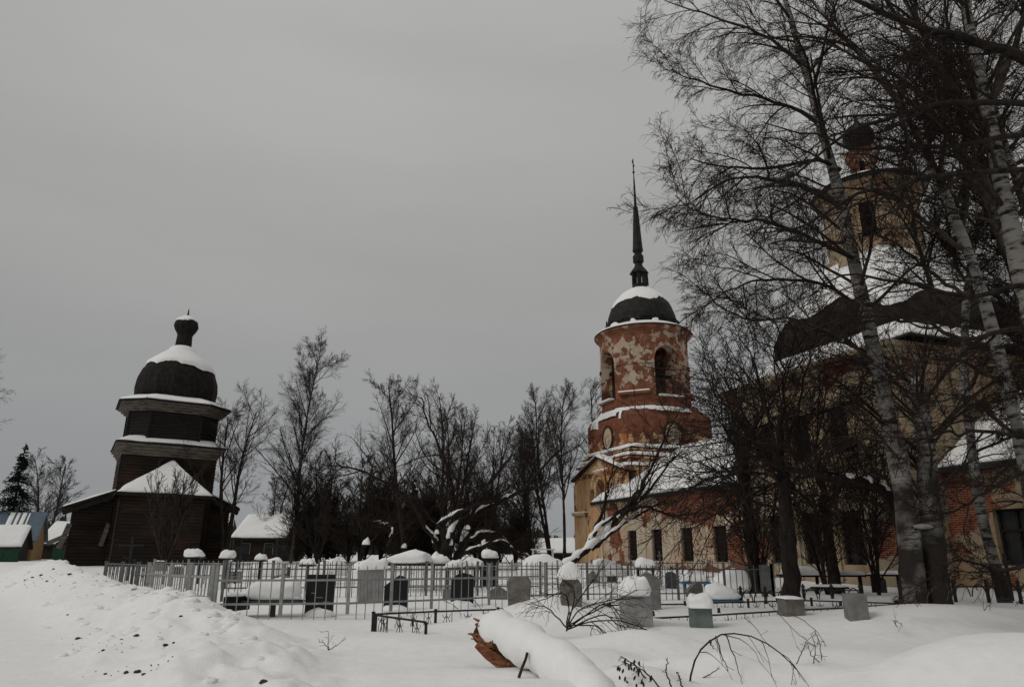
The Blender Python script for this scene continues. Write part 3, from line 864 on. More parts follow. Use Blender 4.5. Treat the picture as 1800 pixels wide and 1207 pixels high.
# second tier: square with round plaques
h2 = 3.87
t2 = MB().box(-h2, h2, -h2, h2, 9.42, 12.25)
t2o = t2.build('square_tier', M['pl_tier'], tower)
for z in (10.0, 10.45, 10.9, 11.35):
    for sgn, ax in ((-1, 'y'), (1, 'x')):
        if ax == 'y': rb = MB().box(-h2 + .01, h2 - .01, -h2 - .035, -h2, z, z + .10)
        else: rb = MB().box(h2, h2 + .035, -h2 + .01, h2 - .01, z, z + .10)
        rb.build('string_course', M['pl_tier'], t2o)
for ax in ('y', 'x'):
    ring, disc = MB(), MB()
    n = 28
    for k in range(n):
        a0, a1 = 2 * math.pi * k / n, 2 * math.pi * (k + 1) / n
        def c(a, r, o):
            return Vector((r * math.cos(a), -h2 - o, 10.85 + r * 1.12 * math.sin(a))) if ax == 'y' else Vector((h2 + o, r * math.cos(a), 10.85 + r * 1.12 * math.sin(a)))
        ring.bar(c(a0, 0.86, .09), c(a1, 0.86, .09), 0.12, 0.13)
    po = Matrix.Identity(4)
    pts = [c(2 * math.pi * k / n, 0.82, .06) for k in range(n)]
    disc.add(pts, [tuple(range(n))])
    dk = disc.build('round_plaque', M['plaque'], t2o)
    ring.build('ring', M['rust'], dk)
    cap_ = [c(math.radians(215 + 110 * i / 12), .8, .07) for i in range(13)] + [c(math.radians(325 - 110 * i / 12), .8, .07) + Vector((0, 0, 0.13 * math.sin(math.pi * i / 12))) for i in range(13)]
    MB().add(cap_, [tuple(range(26))]).build('snow', M['snow'], dk)
# broken top of the tier, sloping brick up to the belfry foot
def jagtop(an):
    return 1.0
brk = MB()
n = 96
for j, (f, z) in enumerate(((1.0, 12.25), (0.97, 12.5), (0.72, 13.05), (0.6, 13.4))):
    for k in range(n):
        an = 2 * math.pi * k / n
        r_ = h2 * SQ(an) * f if j < 2 else (h2 * SQ(an) * (1 - j * .25) + 4.0 * (j * .25)) * (0.98 if j == 2 else 1.0)
        r_ = max(r_, 3.75)
        zz = z + (0.35 * float(fbm(an * 5, j * 3.1, 1.0, 3)) if j in (1, 2) else 0)
        brk.v.append((r_ * math.cos(an), r_ * math.sin(an), zz))
for j in range(3):
    for k in range(n):
        k2 = (k + 1) % n
        brk.f.append((j * n + k, j * n + k2, (j + 1) * n + k2, (j + 1) * n + k))
bro = brk.build('broken_shoulder', M['pl_tier'], tower)
# patchy snow on the broken shoulder
for (a0, a1, f0, f1, sd) in ((-2.5, -1.8, .1, .9, 1), (-1.98, -1.2, .12, .75, 2), (-1.25, -.35, .4, .85, 3), (-2.25, -1.98, -.5, .3, 4), (-0.35, .5, .3, .8, 5), (-1.1, -1.02, -.3, .5, 6)):
    mb = MB()
    nn = 26
    for j in range(5):
        for k in range(nn):
            an = a0 + (a1 - a0) * k / (nn - 1)
            t = f0 + (f1 - f0) * j / 4
            if j == 0: t += .35 * float(fbm(an * 9, sd * 3.3, 1.0, 3))
            rs = h2 * SQ(an) + 0.06
            r_ = rs + (4.02 - rs) * max(0, t) if rs > 4.02 else rs
            r_ = max(r_, 3.98)
            z = 12.42 + 0.85 * max(0, t) + min(0, t) * 1.1
            th = .13 * math.sin(math.pi * min(1, .15 + .8 * j / 4)) * min(1, math.sqrt(12 * min(k, nn - 1 - k) / nn + .05))
            mb.v.append((r_ * math.cos(an), r_ * math.sin(an), z + th))
    for j in range(4):
        for k in range(nn - 1):
            mb.f.append((j * nn + k, j * nn + k + 1, (j + 1) * nn + k + 1, (j + 1) * nn + k))
    mb.build('snow_patch', M['snow'], bro, True)
# belfry
RB = 3.9
mpC = lambda x, z, d: Vector(((RB - d) * math.cos(x / RB), (RB - d) * math.sin(x / RB), z))
arches = []
for k in range(4):
    c0 = (k * math.pi / 2) * RB
    arches.append((c0 - 1.25, c0 + 1.25, 13.95, 18.45, True))
bel = wall('belfry_wall', mpC, -math.pi / 4 * RB, 2 * math.pi * RB - math.pi / 4 * RB, 13.1, 19.5, arches, 0.95, M['pl_bell'], tower, step=0.4)
co = MB().lathe([(RB - .3, 19.45), (RB + .02, 19.46), (RB + .10, 19.7), (RB + .28, 19.9), (RB + .42, 20.02), (RB + .42, 20.2), (RB - .5, 20.5)], 72).build('belfry_cornice', M['pl_bell'], tower)
MB().lathe([(RB + .46, 20.13), (RB + .46, 20.23), (RB - .6, 20.62)], 72).build('cornice_flashing', M['rust'], tower)
snow_cap_lathe([(RB + .40, 20.25), (RB - .55, 20.68)], 20.27, 'snow_cover', co, 0.12, 90, .05, 51)
for k in range(4):                           # impost band between the arches
    imp = MB()
    for i in range(12):
        a0 = (k * math.pi / 2 + (1.3 + (i) * (RB * math.pi / 2 - 2.6) / 12) / RB)
        a1 = (k * math.pi / 2 + (1.3 + (i + 1) * (RB * math.pi / 2 - 2.6) / 12) / RB)
        for r_, z0, z1 in ((RB + .1, 16.85, 16.98),):
            imp.add([(r_ * math.cos(a0), r_ * math.sin(a0), z0), (r_ * math.cos(a1), r_ * math.sin(a1), z0), (r_ * math.cos(a1), r_ * math.sin(a1), z1), (r_ * math.cos(a0), r_ * math.sin(a0), z1),
                     ((RB - .02) * math.cos(a0), (RB - .02) * math.sin(a0), z0), ((RB - .02) * math.cos(a1), (RB - .02) * math.sin(a1), z0), ((RB - .02) * math.cos(a1), (RB - .02) * math.sin(a1), z1), ((RB - .02) * math.cos(a0), (RB - .02) * math.sin(a0), z1)],
                    [(0, 1, 2, 3), (4, 5, 1, 0), (3, 2, 6, 7)])
    imp.build('impost_band', M['pl_bell'], tower)
for am, w_ in ((-math.pi / 4, 1.3), (-3 * math.pi / 4, 1.0), (math.pi / 4, 1.0)):
    Mk = Matrix.Translation((math.cos(am) * RB, math.sin(am) * RB, 14.4)) @ Matrix.Rotation(am + math.pi / 2, 4, 'Z')
    MB().box(-w_, w_, -.22, .35, -.22, 0, Mk).build('sill_ledge', M['pl_bell'], tower)
    MB().box(-w_ - .02, w_ + .02, -.25, .15, .003, .11, Mk).build('ledge_snow', M['snow'], tower)
for am in (0, -math.pi / 2):
    Mk = Matrix.Translation((math.cos(am) * (RB - .15), math.sin(am) * (RB - .15), 13.95)) @ Matrix.Rotation(am + math.pi / 2, 4, 'Z')
    rl = MB().box(-1.15, 1.15, -.02, .02, .85, .89, Mk).box(-1.15, 1.15, -.02, .02, .12, .15, Mk)
    for i in range(15):
        x = -1.1 + i * 2.2 / 14
        rl.box(x - .013, x + .013, -.013, .013, .02, .95, Mk)
    rl.build('railing', M['rust'], tower)
    MB().box(-1.15, 1.15, -.5, -.05, .01, .12, Mk).build('ledge_snow', M['snow'], tower)
bm_ = MB().bar((-3.2, .5, 17.0), (3.2, -.5, 17.0), .25, .3).bar((-.6, -3.2, 16.6), (.6, 3.2, 16.6), .22, .28).bar((-3.1, -1, 16.2), (3.1, -1.2, 16.3), .2)
bm_.build('bell_beams', M['wood_grey'], tower)
MB().lathe([(3.6, 13.3), (3.6, 13.5)], 40).build('belfry_floor', M['wood_grey'], tower)
# tower dome, lantern, spire and cross
dprof = [(3.42, 20.45), (3.42, 20.7), (3.18, 20.75), (3.16, 21.3), (3.05, 22.0), (2.78, 22.8), (2.3, 23.6), (1.65, 24.3), (0.95, 24.75), (0.6, 24.9)]
td = MB().lathe(dprof, 48).build('dome', M['iron'], tower)
snow_cap_lathe(dprof[3:], 23.35, 'snow_cover', td, .05, 96, .8, 61)
rag = MB()
for k in range(90):                          # torn boards and sheet at the foot of the dome
    an = random.uniform(0, 2 * math.pi)
    z0 = random.uniform(20.75, 21.3)
    Mk = Matrix.Translation((3.24 * math.cos(an), 3.24 * math.sin(an), z0)) @ Matrix.Rotation(an + math.pi / 2 + random.uniform(-.1, .1), 4, 'Z') @ Matrix.Rotation(random.uniform(-.25, .25), 4, 'Y')
    L = random.uniform(.3, .7)
    rag.box(-L, L, -.04, .05, 0, random.uniform(.05, .2), Mk)
rag.build('torn_boards', M['iron'], tower)
for an, w_ in ((-1.9, .5), (-1.3, .9), (-.75, .5), (-2.4, .35), (-.2, .6)):
    b_ = snow_blob(w_, .35, .3, int(w_ * 90)).build('snow_patch', M['snow'], td, True)
    b_.location = (3.42 * math.cos(an), 3.42 * math.sin(an), 20.68)
    b_.rotation_euler = (0, 0, an + math.pi / 2)
ln = MB().lathe([(0.92, 24.7), (.92, 24.85), (.72, 24.9), (.66, 25.3)], 8, (0, 0), .2)
for k in range(8):
    an = .2 + k * math.pi / 4
    if k in (5,): continue
    ln.bar((.66 * math.cos(an), .66 * math.sin(an), 25.2), (.62 * math.cos(an), .62 * math.sin(an), 26.4), .36 if k % 2 else .42, .1)
ln.lathe([(.62, 26.35), (.9, 26.42), (.7, 26.75), (.42, 27.1), (.34, 27.3)], 8, (0, 0), .2)
ln.bar((.55, .2, 26.6), (1.1, -.1, 26.2), .3, .06).bar((-1.1, -.1, 24.7), (-1.05, -.1, 25.9), .08).bar((-.9, -.1, 24.7), (-1.2, 0, 25.3), .3, .06)
ln.build('spire_lantern', M['iron'], tower)
MB().lathe([(.34, 27.25), (.36, 27.5), (.5, 27.55), (.5, 28.2), (.36, 28.28), (.34, 28.5), (.46, 28.6), (.5, 28.8), (.46, 29.0), (.22, 33.2), (.13, 33.4), (.07, 36.2), (.03, 37.0)], 8, (0, 0), .2).build('spire', M['iron'], tower)
cr = MB()
RV = lambda x, z: Vector((x * .75, x * -.66, z))
cr.bar(RV(0, 36.6), RV(0, 38.5), .07).bar(RV(-.42, 37.95), RV(.42, 37.95), .07).bar(RV(-.2, 38.22), RV(.2, 38.22), .05)
for sx in (-.42, .42):
    cr.bar(RV(sx, 37.85), RV(sx, 38.05), .07)
cr.lathe([(.06, 36.9), (.13, 37.02), (.06, 37.15)], 10)
for k in range(8):
    a0, a1 = k * math.pi / 4, (k + 1) * math.pi / 4
    cr.bar(RV(.2 * math.cos(a0), 37.95 + .2 * math.sin(a0)), RV(.2 * math.cos(a1), 37.95 + .2 * math.sin(a1)), .03)
cr.build('cross', M['iron'], tower)

# wire sagging from the tower to the church
wr = MB()
pa = tower.matrix_basis @ Vector((-5.0, -5.0, 7.3))
wa, wb = at(1012, 838, 64.5), at(1330, 752, 41.0)
wr.tube([wa.lerp(wb, i / 24) - Vector((0, 0, .5 * math.sin(math.pi * i / 24))) for i in range(25)], .022, 5)
tag(wr.build('overhead_wire', M['iron']), 'thin dark wire strung from the bell tower over the snowy roof', 'wire')

# ------------------------------------------------------------------ the wooden church
wc_p = at(302, 740, 58)
wood = empty('wooden_church', (wc_p.x, wc_p.y, 0.0), math.radians(31), 'dark leaning timber church with onion dome and octagonal tier at the far left', 'church')
wood.rotation_euler = (Matrix.Rotation(math.radians(0.9), 3, 'Y') @ Matrix.Rotation(math.radians(31), 3, 'Z')).to_euler()
# keep the octagon over its measured place: the lean moves z = 11 by 0.17
wood.location.x -= 0.17


def log_wall(p0, p1, z0, z1, mat, parent, name='log_wall', h=0.24, bulge=0.055, top=None):
    """wall of round logs laid in courses, from p0 to p1, its face on the right-hand side of p0->p1"""
    p0, p1 = Vector((*p0, 0)), Vector((*p1, 0))
    d = (p1 - p0).normalized()
    nrm = Vector((d.y, -d.x, 0))
    mb = MB()
    k = max(1, round((z1 - z0) / h))
    h = (z1 - z0) / k
    prof = []
    for i in range(k):
        j = random.uniform(-.012, .012)
        prof += [(z0 + i * h + .004, 0.0), (z0 + (i + .2) * h, bulge * .8 + j), (z0 + (i + .5) * h, bulge + j), (z0 + (i + .8) * h, bulge * .8 + j), (z0 + (i + 1) * h - .004, 0.0)]
    L = (p1 - p0).length

    def rng_x(z):
        return top(z) if top else (0, L)
    n = len(prof)
    for z, b in prof:
        a_, b_ = rng_x(z)
        mb.v.append(tuple(p0 + d * a_ + nrm * b + Vector((0, 0, z))))
        mb.v.append(tuple(p0 + d * b_ + nrm * b + Vector((0, 0, z))))
    mb.f += [(2 * i, 2 * i + 1, 2 * i + 3, 2 * i + 2) for i in range(n - 1)]
    return mb.build(name, mat, parent)


def poly_walls(poly, z0, z1, mat, parent, **k):
    for i in range(len(poly)):
        log_wall(poly[i], poly[(i + 1) % len(poly)], z0, z1, mat, parent, **k)


def poly_ring(poly, o, z0, z1, mb):
    """a solid slab of the polygon grown outwards by o"""
    cx, cy = sum(p[0] for p in poly) / len(poly), sum(p[1] for p in poly) / len(poly)
    n = len(poly)
    ap = min(abs((poly[(i + 1) % n][0] - poly[i][0]) * (cy - poly[i][1]) - (poly[(i + 1) % n][1] - poly[i][1]) * (cx - poly[i][0])) / math.dist(poly[i], poly[(i + 1) % n]) for i in range(n))
    s = (ap + o) / ap
    q = [(cx + (x - cx) * s, cy + (y - cy) * s) for x, y in poly]
    mb.add([(x, y, z) for z in (z0, z1) for x, y in q], [tuple(range(n))[::-1], tuple(range(n, 2 * n))] + [(i, (i + 1) % n, n + (i + 1) % n, n + i) for i in range(n)])
    return q


hs = 3.32
sq_ = [(-hs, -hs), (hs, -hs), (hs, hs), (-hs, hs)]
poly_walls(sq_, 0.4, 8.75, M['wood_brown'], wood)
cb = MB()
for o, z0, z1 in ((0.08, 8.55, 8.75), (0.20, 8.753, 8.95), (0.36, 8.953, 9.2), (.52, 9.203, 9.38)):
    poly_ring(sq_, o, z0, z1, cb)
cb.build('square_cornice', M['wood_pale'], wood)
rf = MB()
poly_ring(sq_, .62, 9.383, 9.46, rf)
rfo = rf.build('square_roof', M['wood_black'], wood)
oc = [(1.8, -3.16), (3.16, -1.8), (3.16, 1.8), (1.8, 3.16), (-1.8, 3.16), (-3.16, 1.8), (-3.16, -1.8), (-1.8, -3.16)]
oc = oc[::1]
o4 = hs + .6
for k in range(4):
    a = [(-o4, -o4), (o4, -o4), (o4, o4), (-o4, o4)][k]; b = [(-o4, -o4), (o4, -o4), (o4, o4), (-o4, o4)][(k + 1) % 4]
    i4 = 2.9
    c = [(-i4, -i4), (i4, -i4), (i4, i4), (-i4, i4)][(k + 1) % 4]; d = [(-i4, -i4), (i4, -i4), (i4, i4), (-i4, i4)][k]
    MB().add([(*a, 9.461), (*b, 9.461), (*c, 10.0), (*d, 10.0)], [(0, 1, 2, 3)]).build('roof_slope', M['wood_black'], rfo)
    snow_sheet((*a, 9.475), (*b, 9.475), (*c, 10.01), (*d, 10.01), .11, 40, 8, .16, 70 + k, 'snow_cover', rfo)
poly_walls(oc, 9.6, 12.2, M['wood_grey'], wood)
for i in range(8):
    MB().box(oc[i][0] * 1.015 - .09, oc[i][0] * 1.015 + .09, oc[i][1] * 1.015 - .09, oc[i][1] * 1.015 + .09, 9.7, 12.2).build('corner_board', M['wood_grey'], wood)
cb = MB()
for o, z0, z1 in ((0.16, 12.05, 12.2), (0.36, 12.203, 12.38), (0.56, 12.383, 12.56), (.78, 12.563, 12.7)):
    poly_ring(oc, o, z0, z1, cb)
cb.build('octagon_cornice', M['wood_pale'], wood)
rf = MB()
q8 = poly_ring(oc, .98, 12.703, 12.79, rf)
rf8 = rf.build('octagon_roof', M['wood_black'], wood)
for k in range(8):
    a, b = q8[k], q8[(k + 1) % 8]
    snow_sheet((*a, 12.80), (*b, 12.80), (b[0] * .68, b[1] * .68, 13.35), (a[0] * .68, a[1] * .68, 13.35), .13, 24, 8, .05, 80 + k, 'snow_cover', rf8, sides=False)
wprof = [(2.70, 12.8), (2.9, 13.2), (3.12, 13.8), (3.18, 14.4), (3.1, 15.1), (2.85, 15.8), (2.35, 16.5), (1.65, 17.1), (1.05, 17.55), (0.75, 17.95)]
wsq = lambda a: 1.0 + 0.035 * math.cos(8 * a)
wd = MB().lathe(wprof, 16, (0, 0), math.pi / 16, lambda a: 1.0 + .02 * math.cos(8 * a)).build('onion_dome', M['wood_black'], wood)
snow_cap_lathe(wprof, 16.1, 'snow_cover', wd, .2, 80, .5, 88, bias=lambda a: -.25 * math.cos(a + .3))
nk = MB().lathe([(.85, 17.9), (.85, 18.03), (.66, 18.07), (.6, 19.2), (.68, 19.35)], 12).build('neck', M['wood_black'], wood)
snow_cap_lathe([(.9, 18.03), (.6, 18.15)], 18.05, 'snow_cover', nk, .06, 30, .02, 89)
bl = [(.64, 19.3), (.84, 19.6), (.98, 19.95), (.94, 20.25), (.72, 20.55), (.42, 20.75), (.2, 20.9), (.07, 21.15), (.03, 21.6)]
bu = MB().lathe(bl, 12).build('small_onion', M['wood_black'], wood)
snow_cap_lathe(bl[:7], 20.4, 'snow_cover', bu, .08, 40, .12, 90)
# altar in front with a hipped snowy roof
ax, ay = 2.75, -6.6
al = [(-ax - .3, -hs), (-ax - .3, ay), (ax - .3, ay), (ax - .3, -hs)]
for i in range(3):
    log_wall(al[i], al[i + 1], 0.2, 5.55, M['wood_brown'], wood)
fe = 0.45
pA, pB = (-ax - .3 - fe, ay - fe, 5.5), (ax - .3 + fe, ay - fe, 5.5)
pC, pD = (ax - .3 + fe, -hs, 5.5), (-ax - .3 - fe, -hs, 5.5)
ap = (0.25, -hs - .25, 8.15)
hr = MB().add([pA, pB, pC, pD, ap], [(0, 1, 4), (1, 2, 4), (3, 0, 4), (0, 3, 2, 1)])
hr.add([pA, pB, dn(pB), dn(pA)], [(3, 2, 1, 0)]).add([pD, pA, dn(pA), dn(pD)], [(3, 2, 1, 0)])
hro = hr.build('altar_roof', M['wood_black'], wood)
snow_sheet(pA, pB, ap, ap, .2, 44, 18, .03, 91, 'snow_cover', hro)
snow_sheet(pD, pA, ap, ap, .2, 30, 12, .12, 92, 'snow_cover', hro)
# side wings with lean-to roofs
for sx, Lw, sd in ((-1, 2.5, 94), (1, 1.5, 95)):
    y0, y1 = -2.9, 3.4
    x0, x1 = sx * hs, sx * (hs + Lw)
    zi, zo = 5.75, 5.75 - Lw * .42
    fw = ((x1, y0), (x0, y0)) if sx < 0 else ((x0, y0), (x1, y0))
    Lf = Lw
    tp = (lambda z: (0 if z < zo else min(Lf - .05, (z - zo) / .42), Lf)) if sx < 0 else (lambda z: (0, Lf if z < zo else max(.05, Lf - (z - zo) / .42)))
    log_wall(fw[0], fw[1], 0.2, zi - .1, M['wood_brown'], wood, top=tp)
    ow = ((x1, y1), (x1, y0)) if sx < 0 else ((x1, y0), (x1, y1))
    log_wall(ow[0], ow[1], 0.2, zo, M['wood_brown'], wood)
    xe = x1 + sx * .7
    ze = zo - .7 * .42
    R4 = [(xe, y0 - .55, ze + .12), (x0, y0 - .55, zi + .12), (x0, y1 + .3, zi + .12), (xe, y1 + .3, ze + .12)]
    wrf = MB().add(R4 + [(p_[0], p_[1], p_[2] - .22) for p_ in R4], [(0, 1, 2, 3), (7, 6, 5, 4), (0, 4, 5, 1), (3, 2, 6, 7), (0, 3, 7, 4)]).build('wing_roof', M['wood_black'], wood)
    if sx < 0: snow_sheet(R4[3], R4[0], R4[1], R4[2], .17, 30, 14, .02, sd, 'snow_cover', wrf)
    else: snow_sheet(R4[0], R4[3], R4[2], R4[1], .15, 30, 14, .02, sd, 'snow_cover', wrf)
    MB().bar((xe - sx * .1, y0 - .5, ze - .3), (x0, y0 - .5, zi - .3), .06, .3).build('verge_board', M['wood_grey'], wrf)
MB().bar((-hs - 2.55, -3.0, 3.4), (-hs - 2.95, -3.05, 1.7), .35, .05, (0, 1, 0)).build('loose_board', M['wood_pale'], wood)
MB().bar((-hs - 2.8, -3.0, 2.5), (-hs - 3.7, -3.1, 2.0), .3, .05, (0, 1, 0)).build('loose_board', M['wood_pale'], wood)
MB().bar((-hs - .1, -3.1, 3.5), (-hs - .4, -3.15, 1.9), .3, .05, (0, 1, 0)).build('loose_board', M['wood_pale'], wood)

# ------------------------------------------------------------------ village houses far behind
def house(name, label, u0, u1, vb, ve, vr, Y, wallm, roofm, snow=True, dep=6.0, rz=0.0, over=.35, seed=0):
    """a small gabled house: long side faces the camera between photo columns u0 and u1"""
    a, b = at(u0, vb, Y), at(u1, vb, Y)
    z0 = float(gz((a.x + b.x) / 2, Y)) - .3
    ze, zr = at((u0 + u1) / 2, ve, Y).z, at((u0 + u1) / 2, vr, Y + dep / 2).z
    L = (b.x - a.x) / 2
    h = empty(name, ((a.x + b.x) / 2, Y, z0), rz, label, 'house', 'village houses')
    ze -= z0; zr -= z0
    w = MB().box(-L, L, 0, dep, 0, ze)
    w.add([(-L + .001, 0, ze), (-L + .001, dep, ze), (-L + .001, dep / 2, zr - .1)], [(0, 1, 2)]).add([(L - .001, 0, ze), (L - .001, dep, ze), (L - .001, dep / 2, zr - .1)], [(0, 1, 2)])
    wo = w.build('wall', wallm, h)
    o = over
    r = MB()
    P_ = [(-L - o, -o, ze - .12), (L + o, -o, ze - .12), (L + o, dep / 2, zr), (-L - o, dep / 2, zr), (-L - o, dep + o, ze - .12), (L + o, dep + o, ze - .12)]
    r.add(P_, [(0, 1, 2, 3), (3, 2, 5, 4)]).add([(x, y, z - .15) for x, y, z in P_], [(3, 2, 1, 0), (4, 5, 2, 3)]).add([P_[0], P_[1], (P_[1][0], P_[1][1], P_[1][2] - .15), (P_[0][0], P_[0][1], P_[0][2] - .15)], [(3, 2, 1, 0)])
    for i, j in ((1, 2), (3, 0), (2, 5), (4, 3)):
        r.add([P_[i], P_[j], (*P_[j][:2], P_[j][2] - .15), (*P_[i][:2], P_[i][2] - .15)], [(0, 1, 2, 3)])
    ro = r.build('roof', roofm, h)
    if snow:
        snow_sheet(P_[0], P_[1], P_[2], P_[3], .3, 40, 12, .03, seed, 'snow_cover', ro)
    return h, wo, ro, L, ze, zr, P_


h, wo, ro, L, ze, zr, P_ = house('village_house', 'village house with wide snow-covered roof behind the timber church', 408, 494, 985, 944, 906, 74, M['wood_brown'], M['wood_black'], True, 8, seed=201)
for x in (-1.2, 1.1):
    w_ = MB().box(x - .4, x + .4, -.03, .02, 1.0, 2.0).build('window', M['glass'], wo)
    MB().box(x - .48, x - .4, -.06, .02, .95, 2.05).box(x + .4, x + .48, -.06, .02, .95, 2.05).box(x - .4, x + .4, -.06, .02, 2.0, 2.08).build('frame', M['wood_pale'], w_)
h, wo, ro, L, ze, zr, P_ = house('village_house', 'yellow house with blue metal roof at the left edge', -25, 46, 985, 947, 899, 80, M['yellow'], M['blue_roof'], False, 7, rz=math.radians(24), seed=202)
MB().box(.6, 1.5, -.03, .02, .9, 2.0).build('window', M['glass'], wo)
for i, (a, b) in enumerate(((.30, .40), (.44, .5), (.54, .62), (.66, .69))):
    lo = .0 if i % 2 == 0 else .05
    q_ = lambda t, s_: tuple(Vector(P_[0]).lerp(Vector(P_[1]), t).lerp(Vector(P_[3]).lerp(Vector(P_[2]), t), s_))
    snow_sheet(q_(a, .05), q_(b, .05), q_(b, .95), q_(a, .95), .12, 12, 12, .12, 210 + i, 'snow_strip', ro)
h, wo, ro, L, ze, zr, P_ = house('village_shed', 'low shed under thick snow in front of the yellow house', -30, 22, 985, 960, 925, 74, M['wood_grey'], M['iron'], True, 6, rz=math.radians(24), seed=203)
h['category'] = 'shed'
h, wo, ro, L, ze, zr, P_ = house('village_house', 'small dark roofed house half hidden beside the timber church', 96, 132, 985, 952, 927, 86, M['yellow'], M['wood_black'], False, 6, rz=math.radians(-20), seed=204)
h, wo, ro, L, ze, zr, P_ = house('village_shed', 'snow-topped shed between the trees left of the bell tower', 940, 1012, 985, 970, 948, 82, M['wood_brown'], M['iron'], True, 6, seed=205)
h['category'] = 'shed'
h, wo, ro, L, ze, zr, P_ = house('village_house', 'far snow-covered roof seen through twigs beside the blue roofed house', 64, 98, 985, 955, 918, 92, M['wood_grey'], M['iron'], True, 6, seed=206)
for (u0, u1, vt, Y, lab) in ((-20, 34, 965, 68, 'green sheet fence along the yard of the yellow house'), (94, 128, 962, 66, 'short green sheet fence beside the timber church')):
    a, b = at(u0, vt, Y), at(u1, vt, Y)
    z0 = float(gz((a.x + b.x) / 2, Y))
    f = empty('sheet_fence', (a.x, Y, z0), 0, lab, 'fence', 'green sheet fences')
    n = max(2, int((b.x - a.x) / 1.1))
    wd_ = (b.x - a.x) / n
    for i in range(n):
        MB().box(i * wd_ + .01, (i + 1) * wd_ - .01, -.015, .015, -.2, a.z - z0).build('sheet', M['paint_green'], f)
    for i in range(n + 1):
        MB().box(i * wd_ - .04, i * wd_ + .04, .02, .1, -.2, a.z - z0 + .08).build('post', M['paint_green'], f)
# ------------------------------------------------------------------ trees
def unit(a):
    return a / np.maximum(np.linalg.norm(a, axis=-1, keepdims=True), 1e-9)


def tubes_arrays(P, R, s):
    """P (n, k, 3) centre lines, R (n, k) radii -> vertices, quads"""
    n, k, _ = P.shape
    T = unit(np.gradient(P, axis=1))
    mean = unit(P[:, -1] - P[:, 0])
    ref = np.where(np.abs(mean[:, 2:3]) > .8, np.array([[1., 0, 0]]), np.array([[0, 0, 1.]]))[:, None, :]
    U = unit(np.cross(T, np.broadcast_to(ref, T.shape)))
    V = np.cross(T, U)
    an = np.arange(s) * 2 * np.pi / s
    vs = P[:, :, None] + R[:, :, None, None] * (np.cos(an)[None, None, :, None] * U[:, :, None] + np.sin(an)[None, None, :, None] * V[:, :, None])
    b = (np.arange(n)[:, None, None] * k + np.arange(k - 1)[None, :, None]) * s
    j = np.arange(s)[None, None]
    j2 = (j + 1) % s
    fs = np.stack(np.broadcast_arrays(b + j, b + j2, b + s + j2, b + s + j), -1).reshape(-1, 4)
    return vs.reshape(-1, 3), fs


def mesh_np(name, parts):
    vs, fs, o = [], [], 0
    for v, f in parts:
        vs.append(v); fs.append(f + o); o += len(v)
    vs, fs = np.concatenate(vs), np.concatenate(fs)
    me = bpy.data.meshes.new(name)
    me.vertices.add(len(vs)); me.vertices.foreach_set('co', vs.astype(np.float32).ravel())
    me.loops.add(fs.size); me.loops.foreach_set('vertex_index', fs.astype(np.int32).ravel())
    me.polygons.add(len(fs)); me.polygons.foreach_set('loop_start', np.arange(0, fs.size, 4, dtype=np.int32)); me.polygons.foreach_set('loop_total', np.full(len(fs), 4, np.int32))
    me.polygons.foreach_set('use_smooth', np.ones(len(fs), bool))
    me.update()
    return me


def grow(P, R, n, t0, t1, ratio, ang, seg, rr, grav=0.0, wig=.12, pref=None, fall=.5, rmin=.004, absl=None, tip=.35, azim=None, gcurve=0.0):
    """n children on every parent branch; grav pulls up (+) or down (-)"""
    N_, k, _ = P.shape
    pl = np.linalg.norm(np.diff(P, axis=1), axis=-1).sum(1)
    idx = np.repeat(np.arange(N_), n)
    m = len(idx)
    t = t0 + (t1 - t0) * ((np.tile(np.arange(n), N_) + rng.random(m)) / n)
    f = t * (k - 1)
    i = np.minimum(f.astype(int), k - 2)
    a = (f - i)[:, None]
    pos = P[idx, i] * (1 - a) + P[idx, i + 1] * a
    rad = R[idx, i] * (1 - a[:, 0]) + R[idx, i + 1] * a[:, 0]
    T = unit(P[idx, i + 1] - P[idx, i])
    rv = unit(rng.normal(size=(m, 3)))
    if pref is not None:
        rv = unit(rv + np.asarray(pref))
    pr = unit(rv - (rv * T).sum(1, keepdims=True) * T)
    an = np.radians(rng.normal(ang, 9, m))[:, None]
    d = np.cos(an) * T + np.sin(an) * pr
    L = (absl if absl else pl[idx] * ratio) * (1 - fall * t) * rng.uniform(.6, 1.2, m)
    C = np.empty((m, seg + 1, 3))
    C[:, 0] = pos
    st = (L / seg)[:, None]
    for s in range(seg):
        d = unit(d + wig * rng.normal(size=(m, 3)) + np.array([0, 0, grav + gcurve * s]))
        C[:, s + 1] = C[:, s] + d * st
    r0 = np.clip(np.minimum(rad * .75, L * rr), rmin, None)
    RR = r0[:, None] * np.linspace(1, tip, seg + 1)[None]
    return C, np.maximum(RR, rmin * .8)


def spline(pts, k):
    """smooth line of k points through pts"""
    p = np.array([tuple(q) for q in pts], float)
    n = len(p)
    t = np.linspace(0, n - 1, k)
    i = np.minimum(t.astype(int), n - 2)
    f = (t - i)[:, None]
    g = lambda j: p[np.clip(j, 0, n - 1)]
    p0, p1, p2, p3 = g(i - 1), g(i), g(i + 1), g(i + 2)
    return .5 * (2 * p1 + (p2 - p0) * f + (2 * p0 - 5 * p1 + 4 * p2 - p3) * f ** 2 + (3 * p1 - p0 - 3 * p2 + p3) * f ** 3)


def pxline(pts, Y, k=24, jit=0.0):
    ys = Y if hasattr(Y, '__len__') else [Y] * len(pts)
    p = spline([at(u, v, y) for (u, v), y in zip(pts, ys)], k)
    if jit:
        p[1:] += rng.normal(0, jit, (k - 1, 3))
    return p


